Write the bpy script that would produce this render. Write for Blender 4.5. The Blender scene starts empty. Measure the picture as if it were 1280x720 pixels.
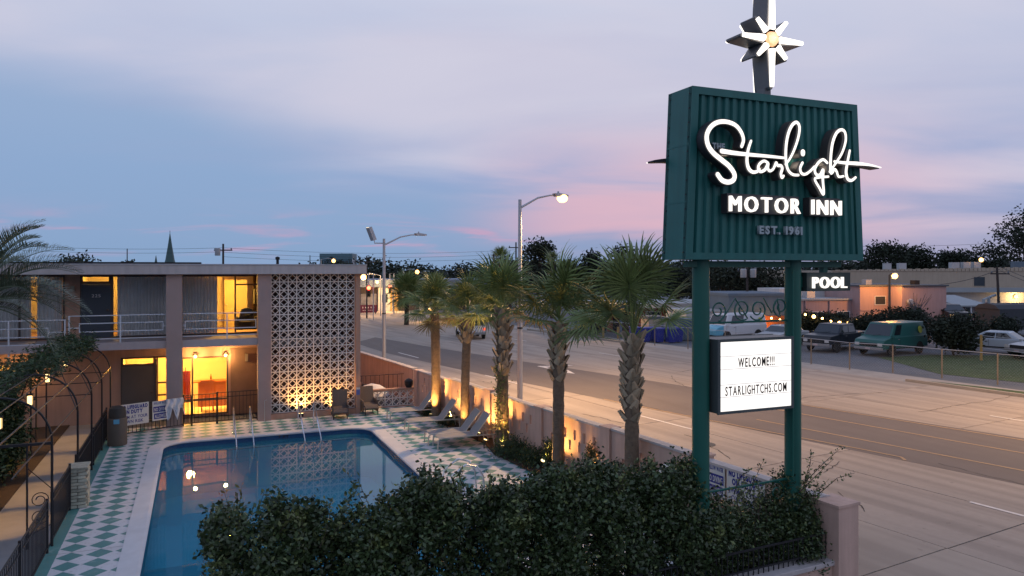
import bpy, bmesh, math, random
import numpy as np
from mathutils import Vector, Matrix, geometry, Euler

rnd = random.Random(7)
R = math.radians
SC = bpy.context.scene
COL = SC.collection

# ------------------------------------------------------------------ camera
cam_d = bpy.data.cameras.new("camera")
cam = bpy.data.objects.new("camera", cam_d)
COL.objects.link(cam)
cam_d.sensor_width = 36.0
cam_d.lens = 36.0 * 930 / 1280
cam_d.shift_y = -23 / 1280
cam_d.clip_start = 0.1
cam_d.clip_end = 4000
cam.location = (0, 0, 5.5)
cam.rotation_euler = (R(90), 0, R(-23))
SC.camera = cam
SC.view_settings.view_transform = 'Standard'
SC.view_settings.look = 'None'
SC.view_settings.exposure = 0.0
SC.view_settings.gamma = 1.0
SC.view_settings.use_curve_mapping = False
SC.cycles.max_bounces = 8
SC.cycles.diffuse_bounces = 3
SC.cycles.glossy_bounces = 4
SC.cycles.transparent_max_bounces = 12
SC.cycles.caustics_reflective = False
SC.cycles.caustics_refractive = False
SC.cycles.sample_clamp_indirect = 4.0
SC.cycles.use_denoising = True

# ------------------------------------------------------------------ world: dusk sky with cloud bands
SUN_EL, SUN_AZ = 0.5, 48.0
wd = bpy.data.worlds.new("World")
SC.world = wd
wd.use_nodes = True
nt = wd.node_tree
nt.nodes.clear()


def nd(tree, typ, **kw):
    n = tree.nodes.new(typ)
    for k, v in kw.items():
        setattr(n, k, v)
    return n


def mth(tree, op, a, b=None, c=None, clamp=False):
    n = tree.nodes.new('ShaderNodeMath')
    n.operation = op
    n.use_clamp = clamp
    for i, v in enumerate((a, b, c)):
        if v is None:
            continue
        if isinstance(v, (int, float)):
            n.inputs[i].default_value = v
        else:
            tree.links.new(v, n.inputs[i])
    return n.outputs[0]


def sstep(tree, v, lo, hi):
    n = tree.nodes.new('ShaderNodeMapRange')
    n.interpolation_type = 'SMOOTHSTEP'
    tree.links.new(v, n.inputs[0])
    n.inputs[1].default_value = lo
    n.inputs[2].default_value = hi
    return n.outputs[0]


def mixc(tree, f, a, b, mode='MIX'):
    n = tree.nodes.new('ShaderNodeMix')
    n.data_type = 'RGBA'
    n.blend_type = mode
    for sock, v in ((n.inputs[0], f), (n.inputs[6], a), (n.inputs[7], b)):
        if isinstance(v, (int, float)):
            sock.default_value = v
        elif isinstance(v, tuple):
            sock.default_value = v if len(v) == 4 else (*v, 1)
        else:
            tree.links.new(v, sock)
    return n.outputs[2]


def srgb(r, g, b):
    f = lambda c: ((c / 255 + 0.055) / 1.055) ** 2.4 if c > 10 else c / 255 / 12.92
    return (f(r), f(g), f(b))


def build_sky():
    tc = nd(nt, 'ShaderNodeTexCoord')
    dirv = tc.outputs['Generated']
    sep = nd(nt, 'ShaderNodeSeparateXYZ')
    nt.links.new(dirv, sep.inputs[0])
    z = sep.outputs[2]
    dot = nd(nt, 'ShaderNodeVectorMath', operation='DOT_PRODUCT')
    nt.links.new(dirv, dot.inputs[0])
    dot.inputs[1].default_value = (0.9205, -0.3907, 0)       # across the road, away from the motel
    az = dot.outputs['Value']
    ramp = nd(nt, 'ShaderNodeValToRGB')
    cr = ramp.color_ramp
    stops = [(0.0, (122, 150, 186)), (0.05, (135, 156, 196)), (0.12, (146, 166, 206)), (0.2, (172, 182, 212)),
             (0.34, (196, 203, 225)), (0.6, (176, 190, 222)), (1.0, (140, 162, 208))]
    while len(cr.elements) < len(stops):
        cr.elements.new(0.5)
    for e, (p, c) in zip(cr.elements, stops):
        e.position = p
        e.color = (*srgb(*c), 1)
    zc = mth(nt, 'MAXIMUM', z, 0.0)
    nt.links.new(zc, ramp.inputs[0])
    col = ramp.outputs[0]
    # cloud coordinates: flat layer seen in perspective
    zz = mth(nt, 'ADD', zc, 0.16)
    px = mth(nt, 'DIVIDE', az, zz)
    dot2 = nd(nt, 'ShaderNodeVectorMath', operation='DOT_PRODUCT')
    nt.links.new(dirv, dot2.inputs[0])
    dot2.inputs[1].default_value = (0.3907, 0.9205, 0)
    py = mth(nt, 'DIVIDE', dot2.outputs['Value'], zz)
    comb = nd(nt, 'ShaderNodeCombineXYZ')
    nt.links.new(px, comb.inputs[0])
    nt.links.new(py, comb.inputs[1])

    def noise(scale, sx, sy, detail=5, rough=0.55, dist=0.6, off=(0, 0, 0)):
        mp = nd(nt, 'ShaderNodeMapping')
        mp.inputs['Scale'].default_value = (sx, sy, 1)
        mp.inputs['Location'].default_value = off
        mp.inputs['Rotation'].default_value = (0, 0, R(-14))
        nt.links.new(comb.outputs[0], mp.inputs[0])
        n = nd(nt, 'ShaderNodeTexNoise')
        nt.links.new(mp.outputs[0], n.inputs['Vector'])
        n.inputs['Scale'].default_value = scale
        n.inputs['Detail'].default_value = detail
        n.inputs['Roughness'].default_value = rough
        n.inputs['Distortion'].default_value = dist
        return n.outputs[0]
    n1 = noise(0.6, 0.7, 1.2, off=(3.1, 1.7, 0), detail=4, rough=0.5)
    n2 = noise(0.95, 0.7, 1.25, off=(8.3, 0.4, 0), dist=0.5, detail=5, rough=0.48)
    n3 = noise(1.5, 0.75, 1.3, off=(1.2, 5.5, 0), rough=0.5, dist=0.6)
    # blue break in the cloud low over the motel, slanting down towards the road
    edge = mth(nt, 'ADD', mth(nt, 'MULTIPLY_ADD', az, -0.19, 0.115), mth(nt, 'MULTIPLY', mth(nt, 'SUBTRACT', n1, 0.5), 0.13))
    dz = mth(nt, 'SUBTRACT', zc, edge)
    above = sstep(nt, dz, -0.045, 0.055)
    blue = mth(nt, 'MULTIPLY', mth(nt, 'SUBTRACT', 1.0, above), sstep(nt, az, 0.32, -0.25))
    col = mixc(nt, mth(nt, 'MULTIPLY', blue, 0.7), col, srgb(136, 167, 204))
    # pale lavender sheet above
    sheet = mth(nt, 'MULTIPLY', above, sstep(nt, n2, 0.30, 0.68))
    sheet = mth(nt, 'MULTIPLY', sheet, sstep(nt, zc, 0.85, 0.25))
    col = mixc(nt, mth(nt, 'MULTIPLY', sheet, 0.7), col, srgb(212, 207, 222))
    # pink underlit streaks
    band = mth(nt, 'MULTIPLY', sstep(nt, zc, 0.012, 0.06), sstep(nt, zc, 0.23, 0.09))
    side = mth(nt, 'MULTIPLY', sstep(nt, az, -0.12, 0.10), sstep(nt, az, 0.62, 0.30))
    pk = mth(nt, 'MULTIPLY', mth(nt, 'MULTIPLY', band, side), sstep(nt, n2, 0.26, 0.62))
    col = mixc(nt, mth(nt, 'MULTIPLY', pk, 0.85), col, srgb(217, 177, 194))
    low = mth(nt, 'MULTIPLY', sstep(nt, zc, 0.008, 0.03), sstep(nt, zc, 0.085, 0.04))
    wisps = mth(nt, 'MULTIPLY', low, sstep(nt, n3, 0.50, 0.72))
    wisps = mth(nt, 'MULTIPLY', wisps, sstep(nt, az, 0.1, -0.05))
    col = mixc(nt, mth(nt, 'MULTIPLY', wisps, 0.75), col, srgb(214, 158, 186))
    # grey-mauve texture everywhere
    tex = mth(nt, 'MULTIPLY', sstep(nt, n3, 0.42, 0.75), 0.14)
    col = mixc(nt, tex, col, srgb(168, 166, 200))
    bg = nd(nt, 'ShaderNodeBackground')
    nt.links.new(col, bg.inputs[0])
    bg.inputs[1].default_value = 1.02
    sky = nd(nt, 'ShaderNodeTexSky')
    sky.sky_type = 'NISHITA'
    sky.sun_disc = False
    sky.sun_elevation = R(SUN_EL)
    sky.sun_rotation = R(SUN_AZ)
    bg2 = nd(nt, 'ShaderNodeBackground')
    nt.links.new(sky.outputs[0], bg2.inputs[0])
    bg2.inputs[1].default_value = 0.006
    add = nd(nt, 'ShaderNodeAddShader')
    nt.links.new(bg.outputs[0], add.inputs[0])
    nt.links.new(bg2.outputs[0], add.inputs[1])
    out = nd(nt, 'ShaderNodeOutputWorld')
    nt.links.new(add.outputs[0], out.inputs[0])


build_sky()
sun_d = bpy.data.lights.new("sun", 'SUN')
sun_d.energy = 0.12
sun_d.angle = R(12)
sun_d.color = (1.0, 0.72, 0.62)
sun = bpy.data.objects.new("sun", sun_d)
COL.objects.link(sun)
sun.rotation_euler = Vector((math.sin(R(SUN_AZ)) * math.cos(R(SUN_EL)), math.cos(R(SUN_AZ)) * math.cos(R(SUN_EL)),
                             math.sin(R(SUN_EL)))).to_track_quat('Z', 'Y').to_euler()

# ------------------------------------------------------------------ materials
MATS = {}


def M(name, col, rough=0.75, metal=0.0, var=0.12, scale=3.0, bump=0.0, bscale=40.0, spec=0.4, inst=0.0, island=0.0, streak=0.0):
    if name in MATS:
        return MATS[name]
    m = bpy.data.materials.new(name)
    m.use_nodes = True
    t = m.node_tree
    b = t.nodes['Principled BSDF']
    b.inputs['Roughness'].default_value = rough
    b.inputs['Metallic'].default_value = metal
    b.inputs['Specular IOR Level'].default_value = spec
    tc = nd(t, 'ShaderNodeTexCoord')
    base = (*col, 1)
    cur = None
    if var > 0:
        n = nd(t, 'ShaderNodeTexNoise')
        n.inputs['Scale'].default_value = scale
        n.inputs['Detail'].default_value = 6
        n.inputs['Roughness'].default_value = 0.62
        t.links.new(tc.outputs['Object'], n.inputs['Vector'])
        f = mth(t, 'MULTIPLY_ADD', n.outputs[0], var * 4, 1 - var * 2)
        cur = f
    if streak > 0:
        mp = nd(t, 'ShaderNodeMapping')
        mp.inputs['Scale'].default_value = (3, 3, 0.25)
        t.links.new(tc.outputs['Object'], mp.inputs[0])
        n = nd(t, 'ShaderNodeTexNoise')
        n.inputs['Scale'].default_value = 2.2
        n.inputs['Detail'].default_value = 5
        t.links.new(mp.outputs[0], n.inputs['Vector'])
        f = mth(t, 'MULTIPLY_ADD', n.outputs[0], streak * 4, 1 - streak * 2)
        cur = f if cur is None else mth(t, 'MULTIPLY', cur, f)
    if inst > 0:
        oi = nd(t, 'ShaderNodeObjectInfo')
        f = mth(t, 'MULTIPLY_ADD', oi.outputs['Random'], inst * 2, 1 - inst)
        cur = f if cur is None else mth(t, 'MULTIPLY', cur, f)
    if island > 0:
        g = nd(t, 'ShaderNodeNewGeometry')
        f = mth(t, 'MULTIPLY_ADD', g.outputs['Random Per Island'], island * 2, 1 - island)
        cur = f if cur is None else mth(t, 'MULTIPLY', cur, f)
    if cur is None:
        b.inputs['Base Color'].default_value = base
    else:
        v = nd(t, 'ShaderNodeVectorMath', operation='SCALE')
        v.inputs[0].default_value = col
        t.links.new(cur, v.inputs['Scale'])
        t.links.new(v.outputs[0], b.inputs['Base Color'])
    if bump > 0:
        n = nd(t, 'ShaderNodeTexNoise')
        n.inputs['Scale'].default_value = bscale
        n.inputs['Detail'].default_value = 4
        t.links.new(tc.outputs['Object'], n.inputs['Vector'])
        bp = nd(t, 'ShaderNodeBump')
        bp.inputs['Strength'].default_value = bump
        bp.inputs['Distance'].default_value = 0.02
        t.links.new(n.outputs[0], bp.inputs['Height'])
        t.links.new(bp.outputs[0], b.inputs['Normal'])
    MATS[name] = m
    return m


def E(name, col, strength):
    if name in MATS:
        return MATS[name]
    m = bpy.data.materials.new(name)
    m.use_nodes = True
    b = m.node_tree.nodes['Principled BSDF']
    b.inputs['Base Color'].default_value = (0.1, 0.1, 0.1, 1)
    b.inputs['Emission Color'].default_value = (*col, 1)
    b.inputs['Emission Strength'].default_value = strength
    MATS[name] = m
    return m


def glass_mat(name, tint=(0.96, 0.975, 0.98), ior=1.5, rough=0.0):
    if name in MATS:
        return MATS[name]
    m = bpy.data.materials.new(name)
    m.use_nodes = True
    t = m.node_tree
    t.nodes.clear()
    fr = nd(t, 'ShaderNodeFresnel')
    fr.inputs[0].default_value = ior
    tr = nd(t, 'ShaderNodeBsdfTransparent')
    tr.inputs[0].default_value = (*tint, 1)
    gl = nd(t, 'ShaderNodeBsdfGlossy')
    gl.inputs['Roughness'].default_value = rough
    mx = nd(t, 'ShaderNodeMixShader')
    t.links.new(fr.outputs[0], mx.inputs[0])
    t.links.new(tr.outputs[0], mx.inputs[1])
    t.links.new(gl.outputs[0], mx.inputs[2])
    o = nd(t, 'ShaderNodeOutputMaterial')
    t.links.new(mx.outputs[0], o.inputs[0])
    MATS[name] = m
    return m


GLASS = glass_mat("window_glass")
STUCCO = M("pink_stucco", (0.43, 0.26, 0.19), rough=0.9, var=0.09, scale=1.2, bump=0.25, bscale=60, streak=0.11)
WALLP = M("wall_stucco", (0.54, 0.37, 0.30), rough=0.9, var=0.10, scale=1.5, bump=0.25, bscale=60, streak=0.13)
COLUMN = M("column_stucco", (0.36, 0.27, 0.25), rough=0.9, var=0.06, scale=2, bump=0.2, bscale=60)
FASCIA = M("pale_fascia", (0.46, 0.42, 0.41), rough=0.7, var=0.07, scale=1.0, streak=0.12)
WHITEBLK = M("white_block_paint", (0.68, 0.64, 0.6), rough=0.8, var=0.06, scale=4, inst=0.06)
WHITEM = M("white_rail_paint", (0.6, 0.62, 0.66), rough=0.5, var=0.05)
IRON = M("black_iron", (0.015, 0.015, 0.018), rough=0.5, var=0.15)
CONC = M("path_concrete", (0.25, 0.25, 0.255), rough=0.9, var=0.12, scale=1.6, bump=0.2)
SOIL = M("bed_soil", (0.05, 0.035, 0.025), rough=1, var=0.2, scale=6, bump=0.6, bscale=30)
SIGNG = M("sign_green_paint", (0.017, 0.125, 0.115), rough=0.5, var=0.09, scale=2.5, streak=0.13)
POLEG = M("pole_green_paint", (0.014, 0.105, 0.08), rough=0.4, var=0.08, scale=3, streak=0.06)
DARKCAN = M("letter_can", (0.035, 0.035, 0.04), rough=0.5, var=0.1)
GALV = M("galvanised_steel", (0.42, 0.43, 0.45), rough=0.45, metal=0.6, var=0.06)
CHROME = M("rail_steel", (0.72, 0.74, 0.76), rough=0.18, metal=1.0, var=0.02)
DARK = M("dark_void", (0.02, 0.02, 0.022), rough=0.9, var=0.0)
RUBBER = M("tyre_rubber", (0.02, 0.02, 0.02), rough=0.85, var=0.05)
TRUNK = M("palm_trunk_bark", (0.15, 0.11, 0.078), rough=0.95, var=0.28, scale=11, bump=1.0, bscale=20)
BOOT = M("palm_boot_fibre", (0.33, 0.26, 0.18), rough=0.9, var=0.16, scale=9, inst=0.4)
FROND = M("fan_frond_green", (0.15, 0.20, 0.065), rough=0.5, var=0.12, scale=5, inst=0.35, island=0.25)
FROND_DRY = M("dry_frond_straw", (0.26, 0.17, 0.07), rough=0.8, var=0.15, scale=5, inst=0.25, island=0.2)
PINNATE = M("feather_frond_green", (0.13, 0.165, 0.11), rough=0.5, var=0.12, scale=5, inst=0.25, island=0.3)
LEAF = M("hedge_leaf", (0.043, 0.068, 0.026), rough=0.38, var=0.2, scale=2.5, island=0.55)
LEAFN = M("new_leaf", (0.105, 0.13, 0.042), rough=0.4, var=0.2, scale=2.5, island=0.5)
LEAF2 = M("vine_leaf", (0.035, 0.065, 0.025), rough=0.5, var=0.2, scale=2.5, island=0.5)
TREELEAF = M("tree_leaf", (0.018, 0.027, 0.016), rough=0.8, var=0.25, scale=0.6, island=0.45)
BARK = M("tree_bark", (0.06, 0.045, 0.035), rough=0.95, var=0.2)
SODIUM = (1.0, 0.58, 0.25)


# ------------------------------------------------------------------ mesh builder
class MB:
    def __init__(self):
        self.v, self.f = [], []

    def add(self, verts, faces):
        o = len(self.v)
        self.v += [tuple(p) for p in verts]
        self.f += [tuple(i + o for i in q) for q in faces]
        return self

    def box(self, x0, x1, y0, y1, z0, z1):
        v = [(x0, y0, z0), (x1, y0, z0), (x1, y1, z0), (x0, y1, z0), (x0, y0, z1), (x1, y0, z1), (x1, y1, z1), (x0, y1, z1)]
        return self.add(v, [(0, 3, 2, 1), (4, 5, 6, 7), (0, 1, 5, 4), (1, 2, 6, 5), (2, 3, 7, 6), (3, 0, 4, 7)])

    def obox(self, c, size, rot=None):
        m = rot or Matrix.Identity(3)
        c = Vector(c)
        hx, hy, hz = size[0] / 2, size[1] / 2, size[2] / 2
        v = [c + m @ Vector((sx * hx, sy * hy, sz * hz)) for sz in (-1, 1) for sx, sy in ((-1, -1), (1, -1), (1, 1), (-1, 1))]
        return self.add(v, [(0, 3, 2, 1), (4, 5, 6, 7), (0, 1, 5, 4), (1, 2, 6, 5), (2, 3, 7, 6), (3, 0, 4, 7)])

    def tube(self, pts, r, n=6, cap=True):
        pts = [Vector(p) for p in pts]
        rs = r if isinstance(r, (list, tuple)) else [r] * len(pts)
        T = []
        for i in range(len(pts)):
            a = pts[max(i - 1, 0)]
            b = pts[min(i + 1, len(pts) - 1)]
            d = (b - a)
            T.append(d.normalized() if d.length > 1e-9 else Vector((0, 0, 1)))
        u = T[0].orthogonal().normalized()
        vs, fs = [], []
        for i, p in enumerate(pts):
            u = (u - T[i] * u.dot(T[i]))
            u = u.normalized() if u.length > 1e-6 else T[i].orthogonal().normalized()
            w = T[i].cross(u)
            for k in range(n):
                a = 2 * math.pi * k / n
                vs.append(p + (u * math.cos(a) + w * math.sin(a)) * rs[i])
        for i in range(len(pts) - 1):
            for k in range(n):
                k2 = (k + 1) % n
                fs.append((i * n + k, i * n + k2, (i + 1) * n + k2, (i + 1) * n + k))
        if cap:
            fs.append(tuple(range(n - 1, -1, -1)))
            fs.append(tuple((len(pts) - 1) * n + k for k in range(n)))
        return self.add(vs, fs)

    def lathe(self, prof, n=16, c=(0, 0, 0)):
        vs, fs = [], []
        for r, z in prof:
            for k in range(n):
                a = 2 * math.pi * k / n
                vs.append((c[0] + r * math.cos(a), c[1] + r * math.sin(a), c[2] + z))
        for i in range(len(prof) - 1):
            for k in range(n):
                k2 = (k + 1) % n
                fs.append((i * n + k, i * n + k2, (i + 1) * n + k2, (i + 1) * n + k))
        fs.append(tuple(range(n - 1, -1, -1)))
        fs.append(tuple((len(prof) - 1) * n + k for k in range(n)))
        return self.add(vs, fs)

    def prism(self, poly, axis, a, b):
        """poly: 2-D points; axis 'y': (x,z) swept y a..b; 'x': (y,z); 'z': (x,y)."""
        n = len(poly)
        mk = {'y': lambda p, t: (p[0], t, p[1]), 'x': lambda p, t: (t, p[0], p[1]), 'z': lambda p, t: (p[0], p[1], t)}[axis]
        vs = [mk(p, a) for p in poly] + [mk(p, b) for p in poly]
        fs = [tuple(range(n)), tuple(range(2 * n - 1, n - 1, -1))]
        for i in range(n):
            j = (i + 1) % n
            fs.append((i, i + n, j + n, j))
        return self.add(vs, fs)

    def sphere(self, c, r, n=8, m=6, sz=1.0):
        prof = [(max(1e-4, r * math.sin(math.pi * i / m)), -r * sz * math.cos(math.pi * i / m)) for i in range(m + 1)]
        return self.lathe(prof, n, c)

    def quad(self, a, b, c, d):
        return self.add([a, b, c, d], [(0, 1, 2, 3)])

    def mesh(self, name, smooth=False):
        me = bpy.data.meshes.new(name)
        me.from_pydata(self.v, [], self.f)
        bm = bmesh.new()
        bm.from_mesh(me)
        bmesh.ops.recalc_face_normals(bm, faces=bm.faces)
        bm.to_mesh(me)
        bm.free()
        if smooth:
            me.shade_smooth()
            me.set_sharp_from_angle(angle=R(40))
        return me


def link(name, me, mat=None, parent=None, loc=(0, 0, 0), rot=(0, 0, 0)):
    o = bpy.data.objects.new(name, me)
    COL.objects.link(o)
    if mat is not None and me is not None and len(me.materials) == 0:
        me.materials.append(mat)
    o.location = loc
    o.rotation_euler = rot
    if parent is not None:
        o.parent = parent
    return o


def part(name, mb, mat, parent, loc=(0, 0, 0), rot=(0, 0, 0), smooth=False, bevel=0):
    me = mb.mesh(name, smooth)
    o = link(name, me, mat, parent, loc, rot)
    if bevel:
        md = o.modifiers.new("bevel", 'BEVEL')
        md.width = bevel
        md.segments = 2
        md.limit_method = 'ANGLE'
    return o


def thing(name, label, cat, loc=(0, 0, 0), rotz=0.0, group=None):
    o = bpy.data.objects.new(name, None)
    COL.objects.link(o)
    o.empty_display_size = 0.2
    o.location = loc
    o.rotation_euler = (0, 0, rotz)
    o['label'], o['category'] = label, cat
    if group:
        o['group'] = group
    return o


def tag(o, label, cat, group=None):
    o['label'], o['category'] = label, cat
    if group:
        o['group'] = group
    return o


def struct(name, mb, mat, parent=None, kind='structure'):
    o = part(name, mb, mat, parent)
    o['kind'] = kind
    return o


def dup(root, loc, rotz, label, group=None):
    r = root.copy()
    COL.objects.link(r)
    r.location = loc
    r.rotation_euler = (0, 0, rotz)
    r['label'] = label
    if group:
        r['group'] = group
    for ch in root.children:
        c = ch.copy()
        COL.objects.link(c)
        c.parent = r
        for g in ch.children:
            d = g.copy()
            COL.objects.link(d)
            d.parent = c
    return r


def lamp(kind, loc, power, col, parent=None, aim=None, angle=None, blend=0.6, size=0.1, name=None):
    d = bpy.data.lights.new(name or "lamp_light", kind)
    d.energy = power
    d.color = col
    if kind == 'SPOT':
        d.spot_size = R(angle)
        d.spot_blend = blend
        d.shadow_soft_size = size
    elif kind == 'POINT':
        d.shadow_soft_size = size
    else:
        d.size = size
    o = bpy.data.objects.new(name or "lamp_light", d)
    COL.objects.link(o)
    o.location = loc
    if aim is not None:
        o.rotation_euler = (-(Vector(aim) - Vector(loc))).to_track_quat('Z', 'Y').to_euler()
    if parent is not None:
        o.parent = parent
    return o


_txt = {}


def glyph(s, size, depth, bold=0.0):
    """Mesh of one string in the built-in face, standing in the XZ plane and facing -Y, left edge at x = 0."""
    key = (s, size, depth, bold)
    if key in _txt:
        return _txt[key]
    cu = bpy.data.curves.new("type", 'FONT')
    cu.body = s
    cu.size = size
    cu.extrude = depth / 2
    cu.offset = bold
    cu.resolution_u = 3
    ob = bpy.data.objects.new("type", cu)
    COL.objects.link(ob)
    dg = bpy.context.evaluated_depsgraph_get()
    me = bpy.data.meshes.new_from_object(ob.evaluated_get(dg))
    bpy.data.objects.remove(ob)
    bpy.data.curves.remove(cu)
    me.transform(Matrix.Rotation(R(90), 4, 'X'))
    xs = [v.co.x for v in me.vertices]
    x0, x1 = min(xs), max(xs)
    me.transform(Matrix.Translation((-x0, 0, 0)))
    me.materials.clear()
    _txt[key] = (me, x1 - x0)
    return _txt[key]


def word(s, x0, x1, y, z, h, depth, mat, parent, bold=0.0, narrow=1.0, each=True, gap=0.12, part_name='letter', rotz=0):
    """Letters laid from x0 to x1 on baseline z, cap height h."""
    size = h / 0.73
    items = []
    for ch in s:
        if ch == ' ':
            items.append((None, 0.28 * size))
        else:
            me, w = glyph(ch, size, depth, bold)
            items.append((me, w))
    tot = sum(w for _, w in items) + gap * size * (len(items) - 1)
    k = (x1 - x0) / tot
    x = 0
    made = []
    for me, w in items:
        if me is not None:
            key = ('m', me.name, mat.name)
            if key not in _txt:
                m2 = me.copy()
                m2.materials.append(mat)
                _txt[key] = m2
            o = bpy.data.objects.new(part_name, _txt[key])
            COL.objects.link(o)
            o.parent = parent
            o.location = (x0 + x * k, y, z)
            o.scale = (k, 1, 1)
            made.append(o)
        x += w + gap * size
    return made


# road frame: off = metres across the road from the motel side, al = metres along it
RN = Vector((0.9923, 0.1236, 0))
RD = Vector((-0.1236, 0.9923, 0))
ROT_ROAD = math.atan2(0.1236, 0.9923)


def RP(off, al, z=0.0):
    return RN * off + RD * al + Vector((0, 0, z))


def bearing(b, d):
    """Ground point at tangent b right of the view axis and range d ahead of the tripod."""
    k = b / 930.0
    return (d * (k * 0.9205 + 0.3907), d * (0.9205 - k * 0.3907))


def wall_x(y):
    return 8.27 + (29.2 - y) * 0.0938

# ------------------------------------------------------------------ ground, road, deck, pool
GRAVEL = M("gravel_lot", (0.13, 0.135, 0.145), rough=1, var=0.2, scale=0.35, bump=0.5, bscale=12)
GRASS = M("mown_grass", (0.06, 0.085, 0.03), rough=1, var=0.3, scale=1.2, bump=0.8, bscale=25)
SLAB = M("road_concrete", (0.33, 0.28, 0.235), rough=0.85, var=0.07, scale=0.5, bump=0.15, bscale=50, inst=0.05, streak=0.05)
PAVE = M("pavement_concrete", (0.34, 0.29, 0.24), rough=0.9, var=0.08, scale=0.8, bump=0.15, bscale=50, inst=0.04)
ASPH = M("asphalt", (0.135, 0.115, 0.105), rough=0.85, var=0.10, scale=0.5, bump=0.3, bscale=80)
JOINT = M("joint_filler", (0.05, 0.045, 0.04), rough=1, var=0.1)
PAINTW = M("road_paint_white", (0.62, 0.58, 0.54), rough=0.7, var=0.16, scale=7)
PAINTY = M("road_paint_yellow", (0.34, 0.225, 0.12), rough=0.7, var=0.2, scale=7)


def lane_wear(m, k=0.16):
    """Long tyre-darkened bands and oil drips drawn out along the lane (local Y)."""
    t = m.node_tree
    b = t.nodes['Principled BSDF']
    src = b.inputs['Base Color'].links[0].from_socket
    tc = nd(t, 'ShaderNodeTexCoord')
    g = nd(t, 'ShaderNodeVectorMath', operation='ADD')
    oi = nd(t, 'ShaderNodeObjectInfo')
    t.links.new(tc.outputs['Object'], g.inputs[0])
    t.links.new(oi.outputs['Location'], g.inputs[1])
    cur = src
    for sc, lo, hi, amt in (((1.5, 0.05, 1), .40, .66, k), ((1.1, 0.07, 1), .50, .72, k * .6), ((5.0, 4.0, 1), .66, .72, k * .9)):
        mp = nd(t, 'ShaderNodeMapping')
        mp.inputs['Scale'].default_value = sc
        mp.inputs['Rotation'].default_value = (0, 0, -0.02)
        t.links.new(g.outputs[0], mp.inputs[0])
        n = nd(t, 'ShaderNodeTexNoise')
        n.inputs['Scale'].default_value = 1.0
        n.inputs['Detail'].default_value = 5
        t.links.new(mp.outputs[0], n.inputs['Vector'])
        f = mth(t, 'MULTIPLY', sstep(t, n.outputs[0], lo, hi), amt * 2)
        cur = mixc(t, f, cur, (0.10, 0.08, 0.07))
    t.links.new(cur, b.inputs['Base Color'])


lane_wear(SLAB)
lane_wear(PAVE, 0.12)
lane_wear(ASPH, 0.14)


def clutter_ground():
    # ground: one sheet to the horizon with the pool cut out
    mb = MB()
    big = 2500
    hole = (-1.35, 5.9, 11.7, 26.3)
    x0, x1, y0, y1 = hole
    z = -0.06
    P = lambda x, y: (x, y, z)
    mb.quad(P(-big, -big), P(big, -big), P(big, y0), P(-big, y0))
    mb.quad(P(-big, y1), P(big, y1), P(big, big), P(-big, big))
    mb.quad(P(-big, y0), P(x0, y0), P(x0, y1), P(-big, y1))
    mb.quad(P(x1, y0), P(big, y0), P(big, y1), P(x1, y1))
    struct("ground", mb, GRAVEL)


clutter_ground()


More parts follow.
